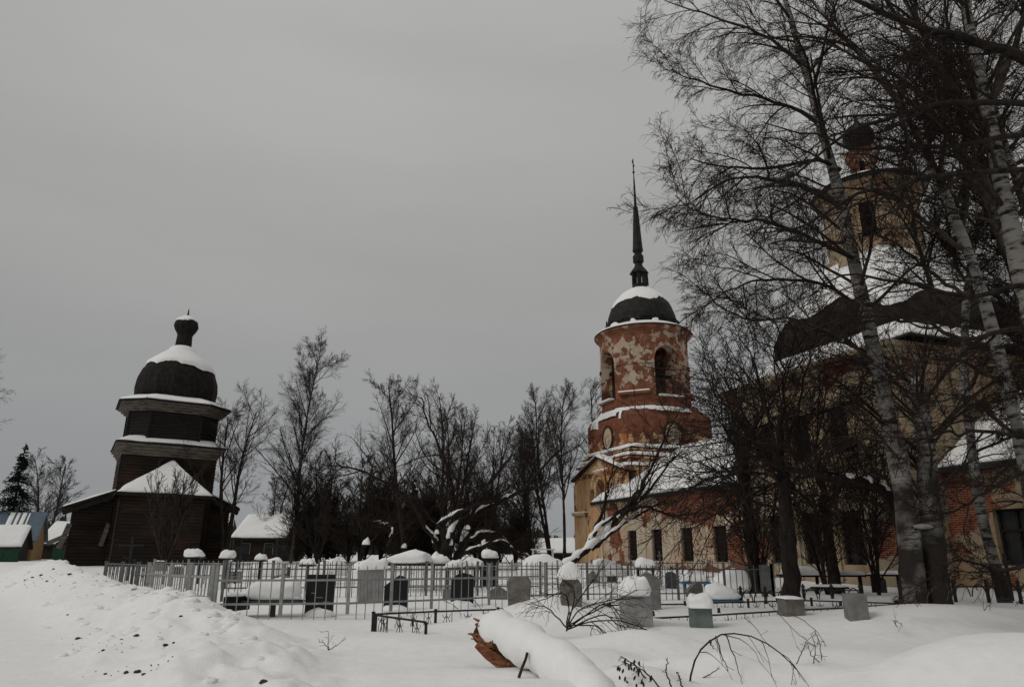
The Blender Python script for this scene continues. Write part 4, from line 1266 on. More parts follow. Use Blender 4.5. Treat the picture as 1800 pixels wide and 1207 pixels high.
def make_tree(name, label, group, base, trunks, levels, barkm, twigm, limbs=(), limb_mat=None, cat='tree', trunk_sides=10):
    """trunks / limbs: (points (k,3) world, radii (k)); levels: keyword dicts for grow, applied one after another"""
    t = empty(name, base, 0, label, cat, group)
    b = np.array(base)
    K = 20
    res = lambda p, r: (spline(p, K), np.interp(np.linspace(0, 1, K), np.linspace(0, 1, len(r)), r))
    tr = [res(p, r) for p, r in trunks]
    lm = [res(p, r) for p, r in limbs]
    for p, r in tr:
        p2, r2 = spline(p, 44), np.interp(np.linspace(0, 1, 44), np.linspace(0, 1, K), r)
        r2 = r2 * (1 + .07 * rng.normal(size=44))
        v, f = tubes_arrays((p2 - b)[None], r2[None], trunk_sides)
        link('trunk', mesh_np('trunk', [(v, f)]), barkm, t)
    for p, r in lm:
        v, f = tubes_arrays((p - b)[None], r[None], 7)
        link('limb', mesh_np('limb', [(v, f)]), limb_mat or barkm, t)
    both = tr + lm
    P = np.stack([q[0] for q in both]); R = np.stack([q[1] for q in both])
    gen = []
    for li, lv in enumerate(levels):
        lv = dict(lv)
        src = lv.pop('src', None)
        sides = lv.pop('sides', 3)
        if src == 'trunk': p0, r0 = np.stack([q[0] for q in tr]), np.stack([q[1] for q in tr])
        elif src == 'limb': p0, r0 = np.stack([q[0] for q in lm]), np.stack([q[1] for q in lm])
        elif src is None: p0, r0 = (gen[-1][:2] if gen else (P, R))
        else:
            ps = [gen[i] for i in src]
            p0, r0 = np.concatenate([spline_batch(q[0], 6) for q in ps]), np.concatenate([resample_r(q[1], 6) for q in ps])
        c, r = grow(p0, r0, **lv)
        gen.append((c, r, sides))
    out = [tubes_arrays(c - b, r, s) for c, r, s in gen]
    nb = max(1, len(out) - 2)
    link('branches', mesh_np('branches', out[:nb]), limb_mat or twigm, t)
    if len(out) > nb:
        o = link('twigs', mesh_np('twigs', out[nb:]), twigm, t)
        o['kind'] = 'stuff'
    return t


def spline_batch(P, k):
    n = P.shape[1]
    t = np.linspace(0, n - 1, k)
    i = np.minimum(t.astype(int), n - 2)
    f = (t - i)[None, :, None]
    return P[:, i] * (1 - f) + P[:, i + 1] * f


def resample_r(R, k):
    n = R.shape[1]
    t = np.linspace(0, n - 1, k)
    i = np.minimum(t.astype(int), n - 2)
    f = (t - i)[None]
    return R[:, i] * (1 - f) + R[:, i + 1] * f


def snow_on(P, R, parent, name='snow_load', lift=.75, spans=((0, 1),), sides=7, fat=1.25):
    """snow lying along the top of a branch, in pieces"""
    P = np.asarray(P) ; k = len(P)
    for a, b in spans:
        m = max(8, int(40 * (b - a)))
        t = np.linspace(a, b, m) * (k - 1)
        i = np.minimum(t.astype(int), k - 2)
        f = (t - i)
        pt = P[i] * (1 - f)[:, None] + P[i + 1] * f[:, None]
        r = (R[i] * (1 - f) + R[i + 1] * f) * fat * (1 + .2 * rng.normal(size=m)) * np.sqrt(np.clip(np.minimum(np.arange(m), m - 1 - np.arange(m)) / 2.2 + .03, 0, 1))
        pt = pt + np.array([0, 0, 1]) * ((R[i] * lift)[:, None])
        v, fc = tubes_arrays(pt[None], r[None], sides)
        link(name, mesh_np(name, [(v, fc)]), M['snow'], parent)


GND = lambda x, y: float(gz(np.array([x]), np.array([y]))[0])
# --- the twin-stemmed birch in front of the church
Yb = 18.0
t1 = pxline([(1612, 1075), (1604, 1000), (1592, 900), (1577, 800), (1553, 690), (1530, 590), (1510, 500), (1492, 420), (1475, 340), (1450, 250), (1425, 160), (1400, 70), (1375, -20), (1345, -130), (1320, -240)],
            [18, 18, 18, 18, 18, 18, 18, 18, 18, 18, 18, 18, 18, 18, 18], 40)
r1 = np.interp(np.linspace(0, 1, 40), [0, .06, .3, .6, 1], [.33, .27, .19, .14, .03])
t2 = pxline([(1650, 1075), (1643, 980), (1634, 880), (1627, 780), (1618, 710), (1612, 676)], 18.1, 20)
r2 = np.interp(np.linspace(0, 1, 20), [0, .1, .5, 1], [.35, .29, .23, .17])
LV_BIRCH = [dict(n=34, t0=.34, t1=.99, ratio=.2, ang=48, seg=9, rr=.016, grav=.03, gcurve=-.022, wig=.05, pref=(-.5, -.1, .3), absl=5.4, fall=.45, src='trunk', sides=5, rmin=.012),
            dict(n=9, t0=.15, t1=1.0, ratio=.56, ang=40, seg=6, rr=.014, grav=.0, gcurve=-.02, wig=.06, fall=.45, sides=4, rmin=.007),
            dict(n=8, t0=.08, t1=1.0, ratio=.62, ang=42, seg=4, rr=.010, grav=-.02, gcurve=-.05, wig=.07, fall=.45, sides=3, rmin=.005),
            dict(n=4, t0=.1, t1=1.0, ratio=.75, ang=38, seg=2, rr=.008, grav=-.2, wig=.08, fall=.35, sides=3, rmin=.0042)]
base = at(1630, 1062, Yb)
lim1 = [(pxline([(1478, 300), (1440, 282), (1380, 290), (1320, 296), (1260, 290), (1210, 278)], [18, 17.8, 17.5, 17.2, 17, 16.8], 16, .03), [.07, .012]),
        (pxline([(1495, 380), (1440, 345), (1370, 318), (1310, 312), (1250, 330), (1205, 365)], [18, 17.8, 17.4, 17, 16.7, 16.5], 16, .03), [.07, .012]),
        (pxline([(1505, 460), (1430, 420), (1350, 392), (1290, 388), (1230, 374), (1185, 345)], [18, 17.5, 17, 16.7, 16.5, 16.3], 16, .03), [.065, .012]),
        (pxline([(1418, 125), (1370, 80), (1310, 50), (1230, 22), (1165, 0)], [18, 17.8, 17.4, 17.1, 17], 16, .03), [.06, .012]),
        (pxline([(1440, 215), (1380, 185), (1300, 165), (1230, 145), (1180, 125)], [18, 17.7, 17.4, 17, 16.8], 16, .03), [.06, .012]),
        (pxline([(1520, 540), (1440, 500), (1360, 490), (1290, 505), (1230, 540)], [18, 17.6, 17.2, 17, 16.8], 16, .03), [.055, .012]),
        (pxline([(1540, 640), (1470, 585), (1390, 560), (1300, 560), (1240, 510)], [18, 17.4, 17, 16.7, 16.4], 16, .03), [.055, .012])]
b1 = make_tree('birch_tree', 'twin-stemmed white birch, one stem broken off, in the snow before the church', 'birches by the church', base,
               [(t1, r1), (t2, r2)],
               [dict(LV_BIRCH[0], n=24, absl=4.6), dict(n=11, t0=.12, t1=1.0, ratio=.42, ang=36, seg=7, rr=.014, grav=-.015, wig=.10, fall=.3, src='limb', sides=4, rmin=.009),
                dict(LV_BIRCH[1], src=(0, 1), n=8), dict(LV_BIRCH[2], src=(1, 2), n=6), dict(LV_BIRCH[3], n=4, rmin=.0036)],
               M['birch'], M['twig'], limbs=lim1, limb_mat=M['limb'], trunk_sides=14)
cp = snow_blob(.3, .3, .22, 5).build('snow_cap', M['snow'], b1, True)
cp.location = at(1612, 678, 18.1) - base
fg = MB().lathe([(.02, -.06), (.2, -.04), (.24, 0), (.16, .05), (.02, .07)], 14).build('bracket_fungus', M['stone_pale'], b1, True)
fg.location = at(1622, 925, 17.75) - base

# --- two more birches at the right edge
t3 = pxline([(1835, 1070), (1818, 930), (1800, 800), (1755, 620), (1715, 480), (1665, 350), (1625, 262), (1578, 180), (1525, 110), (1465, 45), (1400, -30)], 16.0, 36)
r3 = np.interp(np.linspace(0, 1, 36), [0, .1, .5, 1], [.22, .17, .11, .03])
lim3 = [(pxline([(1700, 440), (1640, 400), (1570, 350), (1500, 330), (1420, 340)], [16, 15.8, 15.5, 15.3, 15], 16, .03), [.07, .012]),
        (pxline([(1725, 530), (1650, 490), (1590, 440), (1520, 400)], [16, 16.4, 16.8, 17], 16, .03), [.06, .012]),
        (pxline([(1690, 400), (1700, 300), (1690, 200), (1670, 90), (1660, -20)], 16.3, 16, .02), [.09, .03]),
        (pxline([(1650, 320), (1660, 220), (1640, 120), (1610, 20), (1590, -60)], 15.7, 16, .02), [.07, .02]),
        (pxline([(1790, 770), (1730, 715), (1690, 700), (1640, 710)], 15.8, 16, .03), [.05, .01]),
        (pxline([(1770, 680), (1700, 640), (1640, 630), (1560, 650)], [16, 15.6, 15.4, 15.2], 16, .03), [.05, .01])]
t3o = make_tree('birch_tree', 'slender birch leaning left from the right edge of the yard', 'birches by the church', tuple(t3[0]), [(t3, r3)],
          [dict(LV_BIRCH[0], n=20, absl=4.0, t0=.45), dict(n=9, t0=.15, t1=1.0, ratio=.45, ang=38, seg=7, rr=.014, grav=-.01, wig=.10, fall=.3, src='limb', sides=4, rmin=.009),
           dict(LV_BIRCH[1], src=(0, 1), n=6), dict(LV_BIRCH[2], src=(1, 2), n=5), dict(LV_BIRCH[3], n=4)], M['birch'], M['twig'], limbs=lim3, limb_mat=M['limb'])
t4 = pxline([(1905, 1090), (1880, 900), (1845, 680), (1812, 540), (1785, 430), (1762, 330), (1745, 240), (1722, 130), (1700, 20), (1680, -90)], 14.0, 36)
r4 = np.interp(np.linspace(0, 1, 36), [0, .1, .5, 1], [.30, .25, .18, .08])
lim4 = [(pxline([(1750, 250), (1690, 170), (1600, 60), (1540, -30)], [14, 13.8, 13.5, 13.3], 16, .03), [.10, .03]),
        (pxline([(1775, 380), (1700, 300), (1640, 200), (1570, 130), (1480, 90), (1380, 60)], [14, 14.3, 14.6, 14.8, 15, 15], 16, .03), [.09, .012]),
        (pxline([(1735, 190), (1780, 90), (1810, -20)], 14, 16, .02), [.09, .05])]
t4o = make_tree('birch_tree', 'thick white birch at the right edge, its crown above the frame', 'birches by the church', tuple(t4[0]), [(t4, r4)],
          [dict(LV_BIRCH[0], n=18, absl=4.2, t0=.45), dict(n=9, t0=.15, t1=1.0, ratio=.45, ang=38, seg=7, rr=.014, grav=-.01, wig=.10, fall=.3, src='limb', sides=4, rmin=.009),
           dict(LV_BIRCH[1], src=(0, 1), n=7), dict(LV_BIRCH[2], src=(1, 2), n=7), dict(LV_BIRCH[3], n=4)], M['birch'], M['twig'], limbs=lim4, limb_mat=M['limb'])

# --- dark tree just outside the right edge whose limbs cross the picture
t5 = np.array([tuple(at(1935, 1090, 12.5)), tuple(at(1930, 800, 12.5)), tuple(at(1920, 500, 12.5)), tuple(at(1905, 250, 12.6)), tuple(at(1880, 50, 12.6)), tuple(at(1850, -120, 12.7)), tuple(at(1830, -260, 12.8))])
lim5 = [(pxline([(1895, 170), (1800, 100), (1700, 72), (1600, 38), (1500, 0), (1410, -50)], [12.6, 12.4, 12.3, 12.2, 12, 12], 16, .03), [.13, .02]),
        (pxline([(1905, 180), (1800, 180), (1690, 180), (1600, 196), (1500, 226), (1400, 300), (1330, 340)], [12.6, 12.5, 12.5, 12.6, 12.8, 13, 13], 18, .03), [.08, .010]),
        (pxline([(1908, 300), (1800, 296), (1650, 312), (1580, 326), (1490, 352), (1400, 400), (1320, 405)], [12.6, 12.7, 12.9, 13, 13.2, 13.4, 13.4], 18, .03), [.075, .010]),
        (pxline([(1906, 230), (1800, 236), (1650, 258), (1540, 262), (1430, 240), (1340, 215)], [12.6, 12.7, 13, 13.2, 13.4, 13.6], 18, .03), [.07, .010]),
        (pxline([(1918, 520), (1800, 500), (1700, 520), (1600, 500), (1500, 480), (1420, 520)], [12.5, 12.7, 13, 13.2, 13.4, 13.5], 18, .03), [.07, .010]),
        (pxline([(1918, 600), (1800, 575), (1700, 590), (1600, 560), (1500, 560), (1400, 590)], [12.5, 12.3, 12.2, 12.3, 12.4, 12.5], 18, .03), [.06, .010]),
        (pxline([(1922, 790), (1800, 765), (1700, 762), (1600, 770), (1500, 765)], [12.5, 12.7, 12.9, 13, 13.2], 18, .03), [.05, .010]),
        (pxline([(1925, 850), (1820, 830), (1740, 860), (1680, 900), (1640, 905)], [12.5, 12.7, 12.8, 12.9, 13], 18, .03), [.05, .010]),
        (pxline([(1930, 1000), (1840, 985), (1760, 1000), (1690, 985), (1640, 1000)], [12.5, 12.6, 12.7, 12.8, 12.9], 18, .03), [.045, .010]),
        (pxline([(1880, 40), (1780, -20), (1700, -60)], 12.5, 18, .03), [.1, .03])]
make_tree('dark_tree', 'dark bare tree past the right edge with long limbs reaching across', 'bare trees before the church', tuple(t5[0]), [(t5, np.array([.34, .3, .26, .2, .16, .1, .06]))],
          [dict(n=9, t0=.2, t1=1.0, ratio=.36, ang=42, seg=8, rr=.016, grav=.0, wig=.13, fall=.35, src='limb', sides=4, rmin=.009, pref=(-.2, 0, 0)),
           dict(n=8, t0=.15, t1=1.0, ratio=.48, ang=40, seg=6, rr=.013, grav=-.02, wig=.13, fall=.35, sides=3, rmin=.006),
           dict(n=5, t0=.15, t1=1.0, ratio=.55, ang=36, seg=2, rr=.011, grav=-.03, wig=.10, fall=.3, sides=3, rmin=.0048),
           dict(n=3, t0=.15, t1=1.0, ratio=.6, ang=36, seg=2, rr=.011, grav=-.05, wig=.10, fall=.3, sides=3, rmin=.0045)], M['bark_dark'], M['twig'], limbs=lim5, limb_mat=M['bark_dark'])

# --- dark spreading tree between the fence and the church
t6 = pxline([(1396, 1075), (1390, 1000), (1384, 920), (1378, 850), (1370, 800), (1372, 730)], 20, 20, .02)
r6 = np.interp(np.linspace(0, 1, 20), [0, .15, .7, 1], [.29, .22, .15, .05])
lim6 = []
for pts in ([(1380, 860), (1340, 790), (1300, 740), (1255, 690), (1230, 640)], [(1378, 850), (1330, 830), (1290, 830), (1240, 845), (1205, 850)], [(1376, 830), (1350, 740), (1330, 660), (1300, 590)],
            [(1374, 800), (1400, 720), (1420, 640), (1440, 570)], [(1374, 780), (1380, 700), (1370, 620), (1360, 540)], [(1380, 870), (1430, 800), (1470, 730), (1520, 680)], [(1384, 900), (1330, 880), (1270, 890), (1210, 930)],
            [(1376, 840), (1320, 780), (1280, 755), (1240, 720)], [(1378, 850), (1440, 830), (1500, 850), (1540, 900)]):
    lim6.append((pxline(pts, [20] + [20 + random.uniform(-1.6, 1.6) for _ in pts[1:]], 14, .05), [.05, .012]))
t6o = make_tree('spreading_tree', 'dark crooked bare tree spreading before the cream church wall', 'bare trees before the church', tuple(t6[0]), [(t6, r6)],
          [dict(n=12, t0=.15, t1=1.0, ratio=.5, ang=45, seg=7, rr=.013, grav=.02, wig=.10, fall=.3, src='limb', sides=4, rmin=.010),
           dict(n=9, t0=.12, t1=1.0, ratio=.45, ang=44, seg=5, rr=.012, grav=.01, wig=.10, fall=.3, sides=3, rmin=.0075),
           dict(n=7, t0=.1, t1=1.0, ratio=.55, ang=40, seg=3, rr=.010, grav=.0, wig=.10, fall=.3, sides=3, rmin=.0055)], M['bark_dark'], M['twig'], limbs=lim6, limb_mat=M['bark_dark'])
# --- bowed tree behind the birch with a snow-laden limb
t7 = pxline([(1596, 1070), (1592, 1000), (1588, 940), (1572, 890), (1545, 858), (1500, 846), (1440, 836), (1380, 822), (1310, 800)], [19.4, 19.4, 19.4, 19.2, 19, 18.8, 18.6, 18.4, 18.2], 30, .015)
r7 = np.interp(np.linspace(0, 1, 30), [0, .3, .6, 1], [.2, .17, .12, .03])
b7 = make_tree('bowed_tree', 'dark tree bowed over to the left behind the twin birch', 'bare trees before the church', tuple(t7[0]), [(t7, r7)],
               [dict(n=26, t0=.35, t1=1.0, ratio=.30, ang=55, seg=8, rr=.014, grav=.03, wig=.15, fall=.35, src='trunk', sides=4, rmin=.010),
                dict(n=8, t0=.12, t1=1.0, ratio=.45, ang=44, seg=6, rr=.012, grav=-.01, wig=.15, fall=.3, sides=3, rmin=.007),
                dict(n=7, t0=.1, t1=1.0, ratio=.55, ang=40, seg=3, rr=.010, grav=.0, wig=.10, fall=.3, sides=3, rmin=.0055)], M['bark_dark'], M['twig'])
snow_on(t7 - t7[0], r7, b7, spans=((.42, .5), (.53, .58), (.62, .66)), fat=.9)

def copy_tree(src, loc, rz, scale, label):
    t = src.copy(); COL.objects.link(t)
    t.location = loc; t.rotation_euler = (0, 0, rz); t.scale = scale
    t['label'] = label
    for c in list(src.children):
        if c.name.startswith(('snow', 'bracket')): continue
        d = c.copy(); COL.objects.link(d); d.parent = t
    return t


for src, u, Y, rz, s, lab in ((t6o, 1470, 26.5, 2.1, .95, 'second dark spreading tree close to the lower church windows'), (t6o, 1330, 27.5, 4.0, 1.12, 'dark spreading tree farther back against the refectory'),
                              (t3o, 1905, 17.5, .5, 1.1, 'slender birch past the right edge'), (t3o, 1765, 23.0, 2.4, 1.0, 'slender birch farther back beside the altar'), (b1, 1990, 20.5, .35, 1.0, 'birch whose crown hangs in from beyond the right edge')):
    p_ = at(u, 1040, Y)
    copy_tree(src, (p_.x, p_.y, GND(p_.x, p_.y) - .25), rz, (s, s, s), lab)

# --- generic bare trees
def bare_tree(name, label, group, u, v, Y, H, lean=(0, 0), spread=40, prim=16, r0=.16, twigm='twig', barkm='bark_dark', t0=.2, absl=None, up=.05, stems=1, dens=(7, 6, 3), droop=0.0, rmin=.007, wig=.055, fall=.66, ratio=.44):
    p0 = hit(u, v) if Y is None else at(u, v, Y)
    z = GND(p0.x, p0.y)
    b = (p0.x, p0.y, z - .15)
    trs = []
    for s in range(stems):
        an = random.uniform(0, 6.28)
        sp = 0 if stems == 1 else random.uniform(.10, .3)
        tip = np.array([lean[0] * H + math.cos(an) * sp * H, lean[1] * H + math.sin(an) * sp * H * .6, H * random.uniform(.8, 1) if stems > 1 else H])
        pts = [np.array(b) + tip * t + np.array([math.sin(t * 5 + an), math.cos(t * 4 + an), 0]) * .02 * H * t for t in np.linspace(0, 1, 8)]
        trs.append((np.array(pts), np.linspace(r0, r0 * .16, 8)))
    lv = [dict(n=prim, t0=t0, t1=.98, ratio=ratio, ang=spread, seg=6, rr=.014, grav=up, gcurve=-droop, wig=wig, fall=fall, src='trunk', sides=4, rmin=rmin * 2, absl=absl),
          dict(n=dens[0], t0=.15, t1=1, ratio=.5, ang=34, seg=4, rr=.012, grav=up * .6 - droop, wig=wig, fall=.4, rmin=rmin * 1.4),
          dict(n=dens[1], t0=.15, t1=1, ratio=.52, ang=34, seg=2, rr=.011, grav=up * .4 - droop * 2, wig=wig, fall=.35, rmin=rmin)]
    if dens[2]:
        lv.append(dict(n=dens[2], t0=.2, t1=1, ratio=1.0, ang=34, seg=1, rr=.008, grav=up * .3 - droop * 3, wig=wig, fall=.3, rmin=rmin * .62))
    return make_tree(name, label, group, b, trs, lv, M[barkm], M[twigm])


G1 = 'bare trees behind the graveyard'
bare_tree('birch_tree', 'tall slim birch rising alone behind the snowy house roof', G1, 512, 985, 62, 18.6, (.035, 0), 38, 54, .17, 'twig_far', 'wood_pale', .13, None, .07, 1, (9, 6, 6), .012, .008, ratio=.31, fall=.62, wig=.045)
bare_tree('bare_tree', 'bare forked tree leaning left beyond the graveyard', G1, 716, 985, 58, 14.3, (-.17, 0), 46, 24, .22, 'twig_mid', 'bark_dark', .3, None, .07, 1, (8, 6, 6), .0, .009, ratio=.42)
bare_tree('bare_tree', 'multi-stemmed willow with upright shoots beyond the graveyard', G1, 780, 985, 60, 13.5, (.03, 0), 36, 15, .17, 'twig_mid', 'bark_dark', .22, None, .10, 4, (8, 5, 5), 0, .009)
bare_tree('bare_tree', 'bushy bare tree between the willow and the bell tower trees', G1, 845, 985, 62, 12.3, (.04, 0), 40, 16, .15, 'twig_mid', 'bark_dark', .2, None, .08, 3, (7, 5, 5), 0, .009)
bare_tree('bare_tree', 'tall bare tree with upswept crown left of the bell tower', G1, 968, 985, 64, 14.6, (-.02, 0), 32, 22, .17, 'twig_mid', 'bark_dark', .28, None, .12, 2, (8, 6, 5), 0, .009)
bare_tree('bare_tree', 'slim bare tree closest to the bell tower wall', G1, 992, 985, 62, 14.4, (.01, 0), 30, 26, .15, 'twig_mid', 'bark_dark', .3, None, .12, 1, (8, 6, 5), 0, .009)
bare_tree('bare_tree', 'dark bare tree standing left of the upswept pair', G1, 935, 985, 66, 12.6, (-.03, 0), 34, 22, .15, 'twig_mid', 'bark_dark', .22, None, .12, 2, (8, 6, 5), 0, .009)
bare_tree('bare_tree', 'bare alder standing just right of the timber church', G1, 392, 985, 56, 13.8, (.05, 0), 40, 16, .2, 'twig_mid', 'bark_dark', .3, None, .07, 2, (7, 5, 5), 0, .009, fall=.5)
bare_tree('bare_tree', 'thin bare tree between the timber church and the tall birch', G1, 462, 985, 78, 10.0, (.0, 0), 38, 18, .15, 'twig_far', 'bark_dark', .2, None, .07, 2, (7, 5, 5), 0, .009)
ld = bare_tree('bare_tree', 'low dense bare tree right of the tall birch', G1, 560, 985, 60, 9.0, (.0, 0), 45, 16, .15, 'twig_mid', 'bark_dark', .1, None, .08, 3, (8, 6, 3), 0, .012)
_p = at(632, 985, 60); copy_tree(ld, (_p.x, _p.y, GND(_p.x, _p.y) - .15), 2.2, (1, 1, .96), 'low dense bare tree in front of the forked tree')
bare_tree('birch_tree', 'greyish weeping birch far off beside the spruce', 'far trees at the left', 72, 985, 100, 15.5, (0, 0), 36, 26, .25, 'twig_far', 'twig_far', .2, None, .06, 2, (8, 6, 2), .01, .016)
bare_tree('birch_tree', 'drooping birch at the very left edge above the village', 'far trees at the left', -128, 985, 60, 16.5, (.0, 0), 45, 13, .2, 'twig_far', 'bark_dark', .5, None, .03, 1, (7, 5, 3), .04, .009)
bare_tree('shrub', 'leafless shrub with fanned stems before the timber church altar', G1, 292, 985, 45, 6.2, (.0, 0), 24, 11, .05, 'twig_mid', 'bark_dark', .12, None, .12, 9, (6, 5, 0), 0, .009)
bare_tree('bare_tree', 'drooping bare tree just behind the bell tower', G1, 1044, 985, 78, 18.5, (.0, 0), 42, 20, .2, 'twig_mid', 'bark_dark', .5, None, .03, 1, (8, 5, 3), .05, .012)

# thicket: dense undergrowth between the trees
TH = 'thicket of bushes behind the graveyard'
proto = None
k = 0
th_spots = [(545, 62, 6.2), (590, 64, 7.4), (612, 60, 5.6), (668, 62, 6.6), (700, 60, 7.2), (733, 62, 7.6), (765, 64, 6.2), (806, 62, 5.4), (838, 66, 6.4), (872, 64, 6.8), (905, 66, 5.8), (640, 68, 7.0), (520, 70, 5.0), (575, 70, 6.5), (690, 70, 7), (750, 70, 6.5), (880, 70, 6), (930, 72, 5.0)]
th_lab = ['behind the tall birch foot', 'right of the tall birch', 'below the low dense tree', 'left of the forked trunk', 'around the forked trunk', 'beside the willow', 'behind the snowy fallen willow', 'under the willow shoots', 'right of the willow', 'among the bushes', 'near the bell tower trees', 'further back']
for i, (u, Y, H) in enumerate(th_spots):
    p0 = at(u, 985, Y)
    z = GND(p0.x, p0.y)
    lab = 'dense dark leafless bush in the thicket behind the graveyard'
    if proto is None:
        proto = bare_tree('bush', lab, TH, u, 985, Y, H, (0, 0), 34, 12, .05, 'twig_mid', 'bark_dark', .05, None, .09, 9, (8, 7, 0), 0, .010)
        pH = H
    else:
        t = proto.copy(); COL.objects.link(t)
        t.location = (p0.x, p0.y, z - .15); t.rotation_euler = (0, 0, random.uniform(0, 6.28)); t.scale = (1.25, 1.25, H / pH)
        for c in list(proto.children):
            d = c.copy(); COL.objects.link(d); d.parent = t
# more stems before the church wall on the right
for i, (u, Y, H, lab) in enumerate(((1330, 27, 6.5, 'thin leafless sapling clump before the refectory wall'), (1450, 25, 5.5, 'leafless sapling clump under the lower church windows'), (1540, 26, 6.0, 'leafless sapling clump near the church corner'))):
    if i == 0:
        sap, sH = bare_tree('shrub', lab, 'saplings before the church', u, 1000, Y, H, (0, 0), 30, 12, .045, 'twig', 'bark_dark', .1, None, .06, 6, (7, 6, 0), 0, .007), H
    else:
        _p = at(u, 1000, Y)
        copy_tree(sap, (_p.x, _p.y, GND(_p.x, _p.y) - .15), 1.9 * i, (1, 1, H / sH), lab)

# far forest: a dark band reading as one mass
far = []
fr = np.random.default_rng(77)
for i in range(260):
    x = fr.uniform(-190, 190); y = fr.uniform(150, 230)
    z = float(gz(np.array([x]), np.array([y]))[0]); hh = fr.uniform(4, 8) + (2 if x < -80 else 0)
    mb = [(x, y, z)]
    kk = 7
    for s in range(9):
        an = fr.uniform(0, 6.28); rr_ = fr.uniform(.3, 1.6)
        far.append((np.array([(x + math.cos(an) * rr_, y + math.sin(an) * rr_, z), (x + math.cos(an) * rr_ * 1.3, y, z + hh * .6), (x + math.cos(an) * rr_ * .7, y, z + hh * fr.uniform(.8, 1))]), np.array([.5, .55, .06])))
P_f = np.stack([a for a, b in far]); R_f = np.stack([b for a, b in far])
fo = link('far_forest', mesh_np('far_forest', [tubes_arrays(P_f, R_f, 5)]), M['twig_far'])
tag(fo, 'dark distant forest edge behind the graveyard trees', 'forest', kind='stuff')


# spruces
def spruce(label, u, v, Y, H, R0, group, seed):
    r = np.random.default_rng(seed)
    p0 = at(u, v, Y); z = GND(p0.x, p0.y)
    t = empty('spruce_tree', (p0.x, p0.y, z - .1), 0, label, 'tree', group)
    MB().tube([(0, 0, 0), (0, 0, H * .5), (0, 0, H)], [.22, .13, .02], 8).build('trunk', M['bark_dark'], t)
    n = int(H * 16)
    tt = r.random(n) ** .8
    zz = H * (.08 + .9 * tt)
    L = R0 * (1 - tt * .96) * r.uniform(.65, 1.12, n) + .12
    an = r.uniform(0, 2 * np.pi, n)
    d = np.stack([np.cos(an), np.sin(an), np.zeros(n)], -1)
    k = 5
    s = np.linspace(0, 1, k)
    P = np.zeros((n, k, 3))
    P[:, :, 2] = zz[:, None] - (L[:, None] * (.38 * s - .15 * s ** 3)[None])
    P += d[:, None, :] * (L[:, None] * s[None])[:, :, None]
    Rr = np.broadcast_to(np.linspace(.03, .012, k), (n, k)).copy()
    ch, cr = [], []
    c, q = grow(P, Rr, 11, .1, 1.0, .34, 60, 2, .05, -.25, .15, None, .35, .045)
    c2, q2 = grow(c, q, 2, .2, 1.0, .6, 55, 1, .09, -.2, .1, None, .2, .03)
    me = mesh_np('crown', [tubes_arrays(P, Rr, 3), tubes_arrays(c, q, 3), tubes_arrays(c2, q2, 3)])
    o = link('crown', me, M['needles'], t); o['kind'] = 'stuff'
    return t


spruce('tall black spruce behind the blue roofed house', 6, 985, 84, 13.4, 3.5, 'spruces', 1)
spruce('small dark spruce among the thicket by the willow', 722, 985, 63, 7.2, 1.9, 'spruces', 2)
spruce('low dark spruce at the foot of the tall birch', 585, 985, 63, 5.6, 1.7, 'spruces', 3)

# --- fallen willow under snow in the middle, and the snowy leaning trunks by the bell tower
fw = empty('fallen_willow', tuple(hit(790, 1000, 20, 90)), 0, 'snow-laden fallen willow with arching boughs behind the graves', 'tree')
fb = np.array(fw.location)
Yw = 46
bows = [([(770, 985), (765, 950), (775, 920), (830, 890), (900, 870), (960, 850)], .2), ([(780, 990), (790, 940), (830, 905), (880, 880), (930, 850), (985, 790)], .22), ([(800, 985), (820, 930), (840, 885), (860, 850), (900, 800)], .2),
        ([(800, 990), (830, 945), (870, 935), (900, 965), (940, 980)], .14), ([(760, 985), (720, 975), (700, 985), (690, 995)], .1), ([(785, 985), (750, 930), (735, 900), (700, 860), (640, 830), (590, 815)], .16),
        ([(790, 985), (800, 900), (790, 830), (760, 760), (740, 700)], .14), ([(790, 985), (840, 960), (890, 955), (920, 985)], .12), ([(680, 960), (690, 930), (672, 918), (650, 915)], .08)]
lv_p, lv_r = [], []
for i, (pts, r_) in enumerate(bows):
    p = pxline(pts, [Yw + random.uniform(-1, 1) for _ in pts], 20, .06)
    rr_ = np.linspace(r_, r_ * .3, 20)
    v, f = tubes_arrays((p - fb)[None], rr_[None], 7)
    o = link('bough', mesh_np('bough', [(v, f)]), M['bark_dark'], fw)
    lv_p.append(p); lv_r.append(rr_)
    sp = {0: ((.12, .3), (.33, .55)), 1: ((.15, .3), (.36, .56), (.6, .68)), 2: ((.1, .3), (.35, .48)), 3: ((.2, .5), (.55, .75), (.8, .95)), 4: ((.2, .6),), 5: ((.1, .25),), 7: ((.2, .45), (.5, .8)), 8: ((.1, .4), (.5, .9))}.get(i, ())
    snow_on(p - fb, rr_, fw, spans=sp, fat=.95, lift=.9)
P_, R_ = np.stack(lv_p), np.stack(lv_r)
c1, q1 = grow(P_, R_, 16, .2, 1, .4, 50, 8, .013, .08, .14, None, .4, .018)
c2, q2 = grow(c1, q1, 8, .15, 1, .45, 40, 5, .012, .03, .14, None, .4, .013)
c3, q3 = grow(c2, q2, 3, .15, 1, .6, 36, 2, .010, .02, .14, None, .4, .010)
o = link('twigs', mesh_np('twigs', [tubes_arrays(c1, q1, 4), tubes_arrays(c2, q2, 3), tubes_arrays(c3, q3, 3)]), M['twig'], fw)
o.location = -Vector(fb); o['kind'] = 'stuff'
